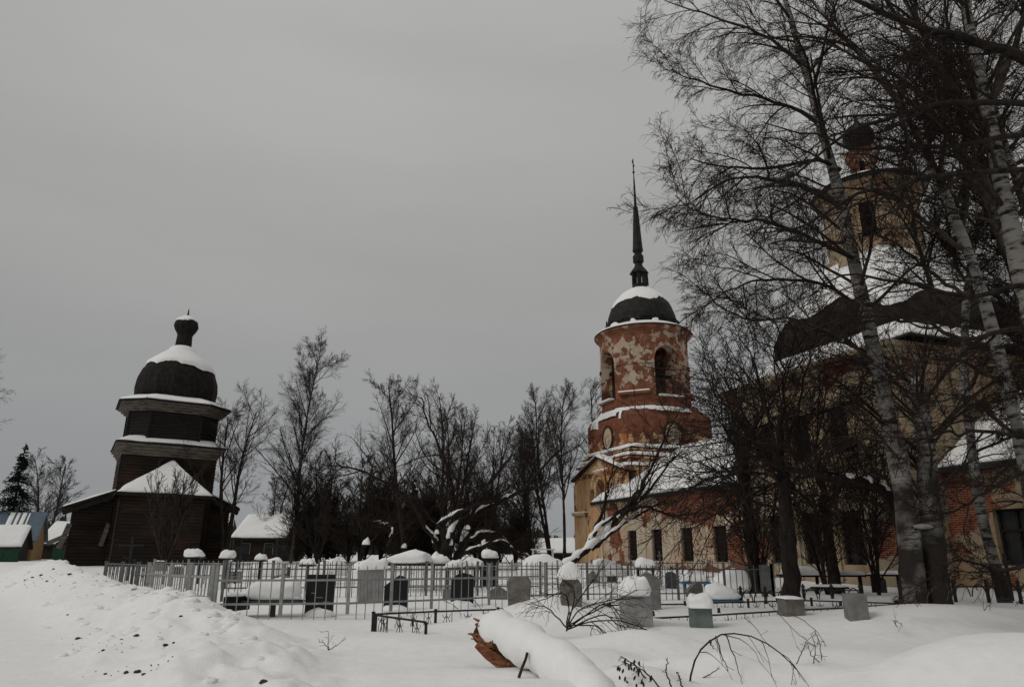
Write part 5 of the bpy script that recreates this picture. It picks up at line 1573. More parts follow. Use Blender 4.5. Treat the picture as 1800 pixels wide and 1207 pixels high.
for i, (u, v, s_) in enumerate(((643, 957, .28), (710, 963, .2), (768, 938, .18), (822, 930, .2), (850, 955, .18), (790, 958, .25))):
    p = at(u, v, Yw - .6)
    o = snow_blob(s_ * 1.6, s_ * 1.3, s_ * 1.3, i + 300).build('snow_clump', M['snow'], fw, True)
    o.location = p - Vector(fb)
lt = empty('leaning_tree', tuple(hit(1003, 995, 20, 60)), 0, 'snow-covered trunks leaning right against the bell tower wall', 'tree')
lbp = np.array(lt.location)
Yl = 33
P_, R_ = [], []
for pts, r_, sp in (([(985, 1000), (1020, 975), (1050, 948), (1085, 912), (1118, 885), (1150, 850), (1185, 800)], .15, ((.0, .47), (.485, .6), (.66, .72))), ([(995, 1000), (1030, 965), (1045, 935), (1075, 912), (1100, 900), (1130, 860), (1160, 815)], .12, ((.0, .52), (.55, .62))),
                    ([(1040, 965), (1070, 940), (1105, 915), (1140, 895), (1170, 880)], .10, ((.1, .6),)), ([(1045, 930), (1062, 890), (1070, 850), (1080, 800)], .09, ()), ([(1080, 905), (1110, 880), (1140, 830), (1175, 760), (1190, 730)], .1, ()), ([(1090, 905), (1130, 890), (1180, 905), (1230, 900)], .09, ())):
    p = pxline(pts, [Yl + random.uniform(-.4, .4) for _ in pts], 20, .03)
    rr_ = np.linspace(r_, r_ * .25, 20)
    v, f = tubes_arrays((p - lbp)[None], rr_[None], 8)
    link('trunk', mesh_np('trunk', [(v, f)]), M['bark_dark'], lt)
    snow_on(p - lbp, rr_, lt, spans=sp, fat=1.2)
    P_.append(p); R_.append(rr_)
P_, R_ = np.stack(P_), np.stack(R_)
c1, q1 = grow(P_, R_, 10, .35, 1, .45, 42, 8, .012, .05, .13, None, .35, .012)
c2, q2 = grow(c1, q1, 8, .15, 1, .45, 38, 5, .011, .02, .13, None, .4, .009)
c3, q3 = grow(c2, q2, 3, .15, 1, .6, 36, 2, .010, .01, .14, None, .4, .0075)
o = link('twigs', mesh_np('twigs', [tubes_arrays(c1, q1, 4), tubes_arrays(c2, q2, 3), tubes_arrays(c3, q3, 3)]), M['twig'], lt)
o.location = -Vector(lbp); o['kind'] = 'stuff'
# ------------------------------------------------------------------ graveyard fences
def pmesh(mb, name):
    return mb.mesh(name)


_bar = {}


def bar_mesh(w, tipped):
    key = (w, tipped)
    if key not in _bar:
        mb = MB().box(-w / 2, w / 2, -w / 2, w / 2, 0, .97 if tipped else 1.0)
        if tipped:
            n = len(mb.v)
            q = w * .75
            mb.add([(-q, -q, .965), (q, -q, .965), (q, q, .965), (-q, q, .965), (0, 0, 1.03)], [(0, 3, 2, 1), (0, 1, 4), (1, 2, 4), (2, 3, 4), (3, 0, 4)])
        _bar[key] = mb.mesh('bar')
    return _bar[key]


def fence(label, pts, h, mat, sp=.16, bw=.016, pw=.06, rails=(.22, .78), group='graveyard fences', tipped=True, post_extra=.04, gzof=None, top=None, rail_h=.035, low=-.25, name='iron_fence', scrolls=False, bars=True):
    """posts at pts (x, y), rails and upright bars between them; h above the snow at the first post, or absolute tops"""
    b = Vector((pts[0][0], pts[0][1], GND(*pts[0])))
    f = empty(name, b, 0, label, 'fence', group)
    tops = top or [GND(*p) + h for p in pts]
    me_p, me_b = None, bar_mesh(bw, tipped)
    if not me_b.materials: me_b.materials.append(None)
    for (x, y), z in zip(pts, tops):
        mb = MB().box(-pw / 2, pw / 2, -pw / 2, pw / 2, low, z - b.z + post_extra).box(-pw * .6, pw * .6, -pw * .6, pw * .6, z - b.z + post_extra + .001, z - b.z + post_extra + .03)
        o = mb.build('post', mat, f)
        o.location = (x - b.x, y - b.y, 0)
    for i in range(len(pts) - 1):
        a, c = Vector((*pts[i], tops[i])) - b, Vector((*pts[i + 1], tops[i + 1])) - b
        L = (c - a).length
        for r in rails:
            dz = Vector((0, 0, -(1 - r) * h))
            MB().bar(a + dz, c + dz, .022, rail_h).build('rail', mat, f)
        n = max(1, int(round(L / sp)))
        if bars:
            for k in range(1, n):
                p = a.lerp(c, k / n)
                o = bpy.data.objects.new('bar', me_b); COL.objects.link(o)
                o.parent = f
                z0 = GND(p.x + b.x, p.y + b.y) - b.z - .12
                o.location = (p.x, p.y, z0)
                o.scale = (1, 1, max(.05, p.z - z0))
                o.material_slots[0].link = 'OBJECT'; o.material_slots[0].material = mat
        if scrolls:
            d = (c - a).normalized()
            n = max(1, int(L / .42))
            for k in range(n):
                p = a.lerp(c, (k + .5) / n) - Vector((0, 0, .02))
                s = MB()
                for sg in (-1, 1):
                    s.tube([p + d * sg * (.02 + .07 * math.sin(t * .32)) + Vector((0, 0, -.10 - .028 * t + .0 * t)) for t in range(0, 11)], .007, 4)
                    s.tube([p + d * sg * .09 * (1 - math.cos(t * .5)) * .55 + Vector((0, 0, -.04 - .07 * abs(math.sin(t * .5)))) for t in range(0, 7)], .007, 4)
                s.tube([p, p - Vector((0, 0, .5))], .008, 4)
                s.build('scroll', mat, f)
    return f


def px(u, v, y0=10):
    p = hit(u, v, y0)
    return (p.x, p.y)


def pd(u, Y):
    p = at(u, 1000, Y)
    return (p.x, p.y)


zt = lambda v, Y: at(900, v, Y).z
S = M['paint_silver']
# front run of the silver fence
fp = [(383, 16.8), (499, 17.0), (615, 17.3), (690, 18.1), (760, 18.9), (860, 20.2), (958, 21.5)]
fence('silver painted fence with thin bars in front of the black gravestones', [pd(u, Y) for u, Y in fp], 1.15, S, .235, .018, .07, (.30, .74), top=[zt(v, Y) for v, (u, Y) in zip((995, 995, 995, 995, 995, 994, 993), fp)], rail_h=.045)
# left side run going back along the bank
lp = [(383, 16.85), (343, 18.2), (308, 19.8), (268, 22.0)]
fence('silver fence side running back along the snow bank', [(x - .09, y) for x, y in [pd(u, Y) for u, Y in lp]], 1.05, S, .26, .022, .085, (.35, .76), top=[zt(v, Y) for v, (u, Y) in zip((994, 993, 993, 992), lp)], rail_h=.05)
lp2 = [(262, 22.6), (243, 23.6), (215, 25.2), (186, 27.0)]
fence('silver fence panels with curled ornaments at the far left end', [pd(u, Y) for u, Y in lp2], .95, M['paint_greyfence'], .26, .022, .09, (.3, .98), top=[zt(v, Y) for v, (u, Y) in zip((992, 991, 990, 989), lp2)], scrolls=True)
# runs behind
def run(label, us, Ys, vs, mat, sp=.2, bw=.02, rails=(.3, .8), h=1.0, pw=.07, **k):
    n = len(us)
    Yl_ = np.linspace(Ys[0], Ys[1], n)
    return fence(label, [pd(u, Y) for u, Y in zip(us, Yl_)], h, mat, sp, bw, pw, rails, top=[zt(v, Y) for v, Y in zip(np.linspace(vs[0], vs[1], n), Yl_)], **k)


run('grey fence right of the silver run, before the pointed gravestone', (960, 1032, 1104, 1190, 1272, 1356), (22.0, 24.0), (992, 994), M['paint_greyfence'], .2, .022, (.25, .9), 1.1)
run('grey fence going back beside the spreading dark tree', (1356, 1330, 1310), (24.0, 32.0), (994, 990), M['paint_greyfence'], .22, .022, (.3, .88), 1.05)
run('second silver fence row behind the black gravestones', (395, 480, 570, 660, 750, 840, 950), (22.5, 25.5), (988, 990), M['paint_greyfence'], .17, .022, (.3, .82), 1.05)
run('far silver fence around graves before the timber church', (270, 330, 400, 460, 540), (30, 32), (985, 986), S, .2, .025, (.35, .9), .95)
run('black fence around a far grave by the left shrub', (235, 290, 350, 415), (33, 34), (985, 985), M['paint_black'], .25, .03, (.3, .95), .9)
run('grey fence row in the middle of the far graves', (560, 640, 720, 800), (31, 30), (986, 987), M['paint_greyfence'], .19, .024, (.3, .85), .95)
run('white ornamental fence around a grave behind the black stones', (712, 760, 812), (27, 27.4), (1000, 1000), S, .16, .022, (.3, .98), .8, scrolls=True)
run('pale fence row before the leaning snowy trunks', (820, 900, 980, 1060), (29, 29.5), (988, 987), S, .2, .024, (.35, .85), .95)
run('dark fence row along the foot of the refectory wall', (1040, 1120, 1200, 1290, 1380), (34, 31), (986, 984), M['paint_greyfence'], .22, .028, (.3, .9), .95)
# low black fences in the foreground
c0 = px(655, 1109, 12)
fence('low black wrought fence corner sticking out of the snow', [c0, pd(768, 16.4), pd(876, 17.4)], .36, M['paint_black'], .42, .014, .055, (1.0,), top=[zt(1079, c0[1]), zt(1074, 16.4), zt(1070.5, 17.4)], tipped=False, scrolls=True, post_extra=.02, name='low_fence', group='low black fences')
c1 = pd(752, 13.6)
fence('short end of the low black fence sinking into the drift', [(c0[0] + .06, c0[1] - .06), c1], .36, M['paint_black'], .42, .014, .05, (1.0,), top=[zt(1080, c0[1]), zt(1093, 13.6)], tipped=False, scrolls=True, post_extra=-.03, name='low_fence', group='low black fences')
lf = [(1000, 15.6), (1144, 15.6), (1258, 16.4), (1372, 17.3), (1470, 18.2), (1566, 19.0)]
fence('long low black fence before the grey grave pillars', [pd(u, Y) for u, Y in lf], .34, M['paint_black'], .45, .013, .05, (1.0,), top=[zt(v, Y) for v, (u, Y) in zip((1092, 1086, 1080, 1073, 1068, 1062), lf)], tipped=False, scrolls=True, post_extra=.04, name='low_fence', group='low black fences')
lf = [(950, 19.6), (1070, 19.8), (1200, 20.2), (1310, 20.6), (1420, 21.0), (1570, 20.0)]
fence('rear side of the low black fence around the grave pillars', [pd(u, Y) for u, Y in lf], .34, M['paint_black'], .5, .013, .05, (1.0,), top=[zt(v, Y) for v, (u, Y) in zip((1065, 1063, 1061, 1057, 1055, 1060), lf)], tipped=False, scrolls=True, post_extra=.05, name='low_fence', group='low black fences')


def hoop_fence(label, us, Y0, Y1, vt, mat):
    n = len(us)
    Ys = np.linspace(Y0, Y1, n)
    P_ = [at(u, vt, Y) for u, Y in zip(us, Ys)]
    b = P_[0].copy(); b.z = GND(b.x, b.y)
    f = empty('hoop_fence', b, 0, label, 'fence', 'fences with iron hoops')
    for p in P_:
        zg = GND(p.x, p.y)
        o = MB().box(-.035, .035, -.035, .035, zg - b.z - .2, p.z - b.z + .06).lathe([(.02, p.z - b.z + .06), (.07, p.z - b.z + .1), (.01, p.z - b.z + .2)], 8).build('post', mat, f)
        o.location = (p.x - b.x, p.y - b.y, 0)
    for a, c in zip(P_[:-1], P_[1:]):
        MB().bar(a - b, c - b, .025, .03).build('rail', mat, f)
        d = c - a
        for t0 in (0.0, .5):
            MB().tube([a - b + d * (t0 + .25 - .22 * math.cos(math.pi * i / 12)) + Vector((0, 0, -.28 + .34 * math.sin(math.pi * i / 12))) for i in range(13)], .018, 5).build('hoop', mat, f)
    return f


hoop_fence('black hoop fence beyond the birch at the right', (1676, 1734, 1790, 1850), 22, 21, 1030, M['paint_black'])
hoop_fence('black hoop fence by the dark tree foot', (1412, 1462, 1512), 23, 23.5, 1037, M['paint_black'])
hoop_fence('low dark hoop fence beside the dark tree trunk', (1302, 1345, 1385), 22, 22, 1041, M['paint_black'])

# ------------------------------------------------------------------ gravestones
def stele(label, u0, u1, vt, vb, kind, mat, snow=0, dep=.13, rz=0.0, tilt=0.0, Y=None, name='gravestone', plinth=False, marks=False, sdep=1.15, group='gravestones', snow_top=None, taper=0.0, flutes=False):
    uc = (u0 + u1) / 2
    if Y is None:
        q = hit(uc, vb, 10); Y = q.y
    c = at(uc, vb, Y)
    zg = GND(c.x, c.y)
    w = at(u1, (vt + vb) / 2, Y).x - at(u0, (vt + vb) / 2, Y).x
    h = at(uc, vt, Y).z - zg
    s = empty(name, (c.x, Y, zg), rz, label, 'gravestone', group)
    s.rotation_euler = (0, tilt, rz)
    a = w / 2
    lo = a * (1 - taper)
    if kind == 'flat': poly = [(-lo, -.25), (lo, -.25), (a, h), (-a, h)]
    elif kind == 'arch': poly = [(-lo, -.25), (lo, -.25), (a, h - a * .7)] + [(a * math.cos(t), h - a * .7 + a * .7 * math.sin(t)) for t in np.linspace(0, math.pi, 13)[1:-1]] + [(-a, h - a * .7)]
    elif kind == 'slant': poly = [(-lo, -.25), (lo, -.25), (a, h - .12), (a * .55, h - .03), (a * .2, h), (-a, h - .26)]
    elif kind == 'wave': poly = [(-lo, -.25), (lo, -.25), (a, h - .10), (a * .7, h - .04), (a * .1, h), (-a * .35, h - .02), (-a * .7, h - .09), (-a, h - .17)]
    elif kind == 'point': poly = [(-lo, -.25), (lo, -.25), (a, h - a * .55), (0.0, h), (-a, h - a * .55)]
    elif kind == 'shoulder': poly = [(-lo, -.25), (lo, -.25), (a, h - .1), (a - .06, h), (-a + .06, h), (-a, h - .1)]
    elif kind == 'rough': poly = [(-lo, -.25), (lo, -.25), (a, h * .55), (a * .6, h * .8), (a * .3, h * .9), (a * .1, h), (-a * .3, h * .9), (-a * .75, h * .7), (-a, h * .4)]
    bv = .012
    mb = MB()
    n = len(poly)
    cx, cz = 0, h / 2
    inn = [(x + (bv if x < 0 else -bv), z - (bv if z > cz else -bv)) for x, z in poly]
    vs = [(x, -dep / 2, z) for x, z in inn] + [(x, -dep / 2 + bv, z) for x, z in poly] + [(x, dep / 2 - bv, z) for x, z in poly] + [(x, dep / 2, z) for x, z in inn]
    fs = [tuple(range(n)), tuple(range(4 * n - 1, 3 * n - 1, -1))] + [(k * n + i, (k + 1) * n + i, (k + 1) * n + (i + 1) % n, k * n + (i + 1) % n) for k in range(3) for i in range(n)]
    mb.add(vs, fs)
    mb.build('slab', mat, s)
    if plinth:
        MB().box(-a * 1.2, a * 1.2, -dep, dep, -.25, .07).build('plinth', mat, s)
    if flutes:
        f = MB()
        for i in range(7):
            x = -a * .82 + i * a * 1.64 / 6
            f.box(x - .02, x + .02, -dep / 2 - .015, -dep / 2 + .01, .02, h * .86)
        f.build('fluting', mat, s)
    if snow:
        o = snow_blob(w * sdep, max(dep * 1.6, .28), snow, int(u0 * 7)).build('snow_cap', M['snow'], s, True)
        o.location = (0, 0, (h - .02) if kind not in ('slant',) else h - .14)
    if mat is M['granite_black'] and not snow:
        o = snow_blob(w * 1.1, .5, .16, int(u0 * 3), .8).build('foot_snow', M['snow'], s, True)
        o.location = (.1 * w, -.2, -.03)
    if marks:
        for i, (x, z, L) in enumerate(((-.14, h - .42, .12), (0.0, h - .52, .16), (.16, h - .62, .14))):
            MB().box(x - L / 2, x + L / 2, -dep / 2 - .004, -dep / 2 + .002, z - .008, z + .008).build('inscription_line', M['stone_pale'], s)
    return s


K = M['granite_black']
stele('tall black granite slab with faint carved lines behind the silver fence', 535, 584, 1009, 1090, 'flat', K, 0, .1, .03, marks=True, Y=18.0)
stele('black granite gravestone with curved slanted top', 674, 716, 1010, 1078, 'slant', K, 0, .1, .02, Y=19.4)
stele('black granite gravestone with rounded top in the middle of the fence', 792, 832, 1006, 1074, 'wave', K, 0, .1, -.02, Y=20.8)
stele('tall grey fluted concrete slab leaning under a snow cap', 627, 674, 1000, 1058, 'flat', M['stone_pale'], .3, .14, .1, taper=.14, flutes=True, tilt=-.02)
stele('brownish grey stone with slanted shoulders near the mound', 892, 933, 1012, 1058, 'shoulder', M['stone_brown'], 0, .16, -.05, taper=.1)
stele('dark stone behind the bramble with a heap of snow on top', 986, 1022, 1017, 1061, 'shoulder', M['stone_brown'], .3, .2, .05)
stele('pale grey grave pillar with round snow cap', 1095, 1143, 1045, 1097, 'flat', M['stone_pale'], .34, .45, .12, sdep=1.1)
stele('grey-green grave box with overhanging snow cap', 1213, 1252, 1066, 1101, 'flat', M['paint_teal'], .28, .42, -.2, sdep=1.18)
stele('tall grey gravestone with pointed top behind the grave pillar', 1118, 1162, 1004, 1072, 'point', M['stone_grey'], 0, .14, .05)
stele('small dark stone with rounded top right of the pointed gravestone', 1170, 1190, 1004, 1034, 'arch', M['stone_dark'], 0, .12, 0)
stele('tilted brown stone beside the blue bench', 1206, 1236, 1022, 1048, 'slant', M['stone_brown'], 0, .2, .3)
stele('dark arched stone left of its taller twin by the refectory', 1270, 1292, 1004, 1031, 'arch', M['stone_dark'], .06, .12, 0)
stele('dark arched stone before the red brick patch', 1318, 1340, 1001, 1031, 'arch', M['stone_dark'], .06, .12, 0)
stele('squat grey concrete block at the foot of the dark tree', 1374, 1410, 1050, 1081, 'flat', M['stone_brown'], .06, .4, .1)
stele('grey concrete grave post before the double birch', 1490, 1523, 1043, 1086, 'flat', M['stone_grey'], 0, .34, -.15)
stele('dark round-topped stone left of the double birch', 1538, 1559, 1013, 1041, 'arch', M['stone_dark'], 0, .12, 0)
stele('jagged grey boulder stone seen through the silver fence', 858, 892, 1030, 1052, 'rough', M['stone_brown'], 0, .3, 0)
stele('small grey stone left of the middle black gravestone', 778, 792, 1035, 1053, 'flat', M['stone_grey'], 0, .12, 0)
stele('dark pillar with tall snow hat before the fallen willow', 849, 876, 980, 1012, 'flat', K, .36, .5, 0, Y=31, sdep=1.15)
stele('far dark slab behind the second fence row', 484, 508, 996, 1018, 'flat', M['stone_dark'], 0, .12, 0)
stele('far grey slab by the left side fence', 400, 424, 1003, 1024, 'flat', M['stone_grey'], .12, .12, 0)
stele('far dark slab left in the graveyard', 300, 322, 995, 1014, 'arch', M['stone_dark'], .1, .12, 0)
stele('far brown slab beside the left shrub', 273, 292, 987, 1003, 'flat', M['stone_brown'], .1, .12, 0)
stele('far black slab between the fence rows', 845, 868, 1000, 1024, 'flat', K, 0, .1, 0)
stele('far pale stone behind the grey fence', 1035, 1055, 1003, 1024, 'arch', M['stone_pale'], .1, .12, 0)
stele('far grey stone with snow between the fences right of the middle', 1068, 1084, 1004, 1022, 'flat', M['stone_grey'], .12, .12, 0)


def snow_table(label, u0, u1, vt, vb, vleg, Y=None, mat=None, snow_h=None, legs=1, dep=.6, cat='table', name='grave_table', snow_over=1.02, seed=0):
    """a board on legs carrying a block of snow: vt/vb = top/bottom of the snow, vleg = foot"""
    uc = (u0 + u1) / 2
    if Y is None: Y = hit(uc, vleg, 10).y
    c = at(uc, vleg, Y)
    zg = GND(c.x, c.y)
    zb = at(uc, vb, Y).z - zg
    zt_ = at(uc, vt, Y).z - zg
    w = at(u1, vb, Y).x - at(u0, vb, Y).x
    s = empty(name, (c.x, Y, zg), 0, label, cat, 'grave tables and benches')
    mat = mat or M['paint_greyfence']
    MB().box(-w / 2, w / 2, -dep / 2, dep / 2, zb - .06, zb).build('board', mat, s)
    xs = (0,) if legs == 1 else (-w * .38, w * .38)
    for x in xs:
        MB().box(x - .05, x + .05, -.05, .05, -.3, zb - .06).build('leg', mat, s)
    o = snow_blob(w * snow_over, dep * 1.05, max(.08, zt_ - zb), seed + int(u0)).build('snow_load', M['snow'], s, True)
    o.location = (0, 0, zb - .002)
    return s


snow_table('single-legged grave table loaded with a thick block of snow', 428, 527, 1016, 1054, 1096, mat=M['stone_dark'], dep=.55, Y=16.9 + .7)
bx = empty('bench_box', at(416, 1062, 17.4), -.3, 'small black box bench beside the snowy grave table', 'bench')
MB().box(-.14, .14, -.3, .3, -.12, .18).build('box', K, bx)
snow_blob(.3, .62, .1, 3).build('snow_cap', M['snow'], bx, True).location = (0, 0, .18)
snow_table('post table with a flat pillow of snow at the left', 323, 354, 965, 979, 1003, Y=29, mat=K, dep=.6)
snow_table('post table with a tilted heap of snow beside the alder', 384, 408, 966, 981, 1003, Y=30, mat=K, dep=.6)
snow_table('small post with a snow heap before the village house', 447, 466, 972, 984, 1003, Y=31, mat=K, dep=.5)
snow_table('low table under rounded snow behind the far silver fence', 528, 552, 981, 992, 1010, Y=28, mat=K, dep=.6)
snow_table('long covered bench under a rounded roll of snow', 682, 757, 968, 990, 1012, Y=29, mat=K, dep=1.0, legs=2)
snow_table('covered bench end with lumpy snow before the willow', 758, 792, 973, 991, 1012, Y=29.5, mat=K, dep=.8, legs=2)
snow_table('low table with snow right of the lumpy bench', 783, 812, 982, 998, 1012, Y=28, mat=K, dep=.8, legs=2)
snow_table('wide low grave under even snow before the dark pillar', 815, 850, 981, 996, 1012, Y=30, mat=K, dep=.8, legs=2)
snow_table('blue bench with a block of snow by the refectory windows', 1198, 1247, 1003, 1022, 1034, Y=26, mat=M['paint_blue'], dep=.6, legs=2)
snow_table('blue table board under a sloping heap of snow', 1240, 1300, 1029, 1053, 1060, Y=22.3, mat=M['paint_blue'], dep=.9, legs=2)
snow_table('snow mound on a low bench before the refectory', 1118, 1152, 981, 998, 1010, Y=31, mat=K, dep=.8, legs=2)
snow_table('dark bench with snow rim left of the double birch', 1465, 1520, 1003, 1010, 1032, Y=27, mat=M['wood_brown'], dep=.5, legs=2)
snow_table('second dark bench with snow right beside the first', 1528, 1588, 1003, 1009, 1030, Y=28, mat=M['wood_brown'], dep=.5, legs=2)
snow_table('low brown bench seat before the church windows', 1430, 1490, 1026, 1031, 1045, Y=25, mat=M['wood_brown'], dep=.4, legs=2)
snow_table('snowy table beyond the dark tree at the refectory foot', 1375, 1445, 997, 1010, 1022, Y=30, mat=M['wood_grey'], dep=1.2, legs=2)
for (u0, u1, vt, vb, Y, lab) in ((560, 610, 985, 1002, 33, 'rounded snow heap over a far grave left of the fluted slab'), (905, 1000, 984, 1000, 33, 'long snow mound over far graves before the leaning trunks'), (1040, 1100, 986, 1002, 34, 'snow mound over a grave at the refectory foot'), (440, 500, 986, 1002, 36, 'flat snow mound before the village house'), (615, 660, 990, 1006, 27, 'snow heap beside the second silver fence row'), (1255, 1320, 1005, 1024, 28, 'snow heap between the two dark arched stones')):
    a, b = at(u0, vb, Y), at(u1, vb, Y)
    o = snow_blob(b.x - a.x, 1.6, at(u0, vt, Y).z - a.z + .35, int(u0), .8).build('snow_mound', M['snow'], None, True)
    o.location = ((a.x + b.x) / 2, Y, a.z - .25)
    tag(o, lab, 'snow heap', 'snow heaps on graves')


def cross(label, u, vt, vb, half, vbar, mat, Y=None, w=.09, slant=True):
    Y = Y or hit(u, vb, 10).y
    c = at(u, vb, Y); zg = GND(c.x, c.y)
    s = empty('grave_cross', (c.x, Y, zg), 0, label, 'cross', 'grave crosses')
    h = at(u, vt, Y).z - zg
    hw = at(u + half, vbar, Y).x - at(u, vbar, Y).x
    zb = at(u, vbar, Y).z - zg
    MB().box(-w / 2, w / 2, -w / 2, w / 2, -.3, h).build('upright', mat, s)
    MB().box(-hw, hw, -w / 2 - .02, -w / 2 - .002 + .0, zb - w / 2, zb + w / 2).build('crossbar', mat, s)
    if slant:
        MB().bar((-hw * .5, -w / 2 - .012, zb - .55), (hw * .5, -w / 2 - .012, zb - .75), .02, w * .8).build('footrest', mat, s)
    return s


cross('tall black wooden cross before the timber church', 225, 942, 1003, 22, 958, K, Y=36, w=.09)
cross('black cross on a post behind the silver fence', 482, 945, 1003, 18, 960, K, Y=38, w=.1, slant=False)
cross('black iron cross beyond the double birch', 1775, 972, 1028, 7, 986, M['paint_black'], Y=24, w=.08)
cross('small dark cross between the far fences', 834, 983, 1004, 6, 988, K, Y=31, w=.07)
cross('thin dark cross right of the village house', 420, 950, 1003, 9, 962, K, Y=44, w=.09)
cross('grey metal cross post before the refectory windows', 1161, 968, 1004, 5, 976, M['paint_greyfence'], Y=32, w=.06, slant=False)
cross('grey thin post cross at the refectory corner', 1109, 968, 1004, 4, 978, M['paint_greyfence'], Y=33, w=.05, slant=False)
# arbour
ab = empty('grave_arbour', at(955, 990, 40), 0, 'white metal arbour frame behind the pale fence', 'arbour')
ab.location.z = GND(ab.location.x, 40)
ah = at(955, 966, 40).z - ab.location.z
aw_ = (at(973, 980, 40).x - at(938, 980, 40).x) / 2
for x in (-aw_, aw_):
    for y in (0, 1.0):
        MB().box(x - .03, x + .03, y - .03, y + .03, -.2, ah).build('post', M['paint_white'], ab)
MB().box(-aw_ - .1, aw_ + .1, -.1, 1.1, ah + .001, ah + .06).build('roof', M['paint_white'], ab)
rl = MB()
for i in range(8):
    x0 = -aw_ + i * aw_ / 4
    rl.tube([(x0 + aw_ / 8 + aw_ / 9 * math.cos(t), 0, ah * .62 + aw_ / 9 * math.sin(t)) for t in np.linspace(0, 6.28, 9)], .018, 4)
rl.bar((-aw_, 0, ah * .72), (aw_, 0, ah * .72), .03).bar((-aw_, 0, ah * .5), (aw_, 0, ah * .5), .03)
rl.build('railing', M['paint_white'], ab)

# ------------------------------------------------------------------ foreground: broken log, canes, clods
lgp = [at(846, 1112, 9.9), at(900, 1140, 9.4), at(960, 1170, 8.9), at(1040, 1212, 8.3)]
lg = empty('fallen_log', tuple(lgp[1]), 0, 'fallen log with split orange end under a thick roll of snow', 'log')
lo = np.array(lgp[1])
pp = spline(lgp, 24) - lo
v, f = tubes_arrays(pp[None], np.linspace(.13, .05, 24)[None], 16)
link('log', mesh_np('log', [(v, f)]), M['log_bark'], lg)
# splintered end: long shards of red-brown wood
ax_ = Vector(lgp[0] - lgp[1]).normalized()
rs = np.random.default_rng(8)
end = Vector(lgp[0]) - Vector(lo)
side = ax_.cross(Vector((0, 0, 1))).normalized(); upv = side.cross(ax_)


def shard(mb, r0, a0, L, w):
    c = side * math.cos(a0) * r0 + upv * math.sin(a0) * r0
    p0 = end - ax_ * .42 + c
    n1 = (side * math.cos(a0) + upv * math.sin(a0)) * w * .5
    t1 = (side * -math.sin(a0) + upv * math.cos(a0)) * w
    vs, k = [], 6
    for j in range(k):
        t = j / (k - 1)
        q = 1 - .75 * t ** 2.2
        p = p0 + ax_ * (.42 + L) * t + (side * rs.normal() + upv * rs.normal()) * .012
        vs += [p + n1 * q + t1 * q * .6, p + n1 * q - t1 * q * .6, p - n1 * q - t1 * q * .4, p - n1 * q + t1 * q * .4]
    fs = [(4 * j + i, 4 * j + (i + 1) % 4, 4 * j + 4 + (i + 1) % 4, 4 * j + 4 + i) for j in range(k - 1) for i in range(4)] + [(0, 1, 2, 3), (4 * k - 4, 4 * k - 1, 4 * k - 2, 4 * k - 3)]
    mb.add(vs, fs)


for i in range(26):
    a0 = rs.uniform(0, 6.28)
    mb = MB()
    shard(mb, rs.uniform(.01, .135), a0, (.16 if math.sin(a0) < -.1 else -.02) * rs.uniform(.1, 1.2) + (.22 if .9 < a0 < 1.9 else 0) * rs.uniform(.5, 1), rs.uniform(.03, .075))
    mb.build('splinter', M['rotten'], lg)
mb = MB()
pts = [at(u, v, 9.75) - Vector(lo) for u, v in ((842, 1098), (850, 1108), (862, 1128), (882, 1148), (905, 1165), (915, 1172))]
mb.tube(pts, [.012, .045, .065, .06, .07, .06], 7).build('peeling_bark', M['log_bark'], lg)
mb = MB()
pts = [at(u, v, 9.6) - Vector(lo) for u, v in ((838, 1131), (858, 1148), (880, 1163), (905, 1178))]
mb.tube(pts, [.05, .075, .085, .08], 6).build('split_slab', M['rotten'], lg)
# the snow roll on the log
sn = spline([at(u, v, y) for u, v, y in ((856, 1100, 9.95), (892, 1114, 9.6), (936, 1138, 9.25), (984, 1168, 8.8), (1035, 1212, 8.2), (1080, 1330, 7.3))], 30)
sr = .245 * np.sqrt(np.clip(np.arange(30) / 5 + .25, 0, 1)) * (1 + .09 * np.sin(np.arange(30) * .8) + .05 * np.sin(np.arange(30) * 1.9))
v, f = tubes_arrays((sn - lo)[None], sr[None], 18)
link('snow_load', mesh_np('snow_load', [(v, f)]), M['snow'], lg)
st = MB().tube([at(u, v, 8.9) - Vector(lo) for u, v in ((912, 1190), (918, 1172), (924, 1158), (927, 1146))], [.018, .017, .016, .017], 8)
st.build('branch_stub', M['log_bark'], lg)


def cane_clump(label, lines, Y, mat, r=.008, kids=3, name='bramble', cat='shrub', klen=.5, group='dry canes in the snow', sub=2, grav=-.05):
    ps = [pxline(l, [Y + random.uniform(-.3, .3) for _ in l], 12, .006) for l in lines]
    b = ps[0][0].copy()
    c = empty(name, tuple(b), 0, label, cat, group)
    P_ = np.stack(ps); R_ = np.broadcast_to(np.linspace(r, r * .45, 12), (len(ps), 12)).copy()
    out = [tubes_arrays(P_ - b, R_, 5)]
    link('canes', mesh_np('canes', out), mat, c)
    if kids:
        g, q = grow(P_, R_, kids, .25, 1, klen, 38, 5, .012, grav, .14, None, .3, .0035)
        o2 = [tubes_arrays(g - b, q, 3)]
        if sub:
            g2, q2 = grow(g, q, sub, .2, 1, .5, 40, 3, .01, grav, .14, None, .3, .003)
            o2.append(tubes_arrays(g2 - b, q2, 3))
        link('twigs', mesh_np('twigs', o2), mat, c)['kind'] = 'stuff'
    return c


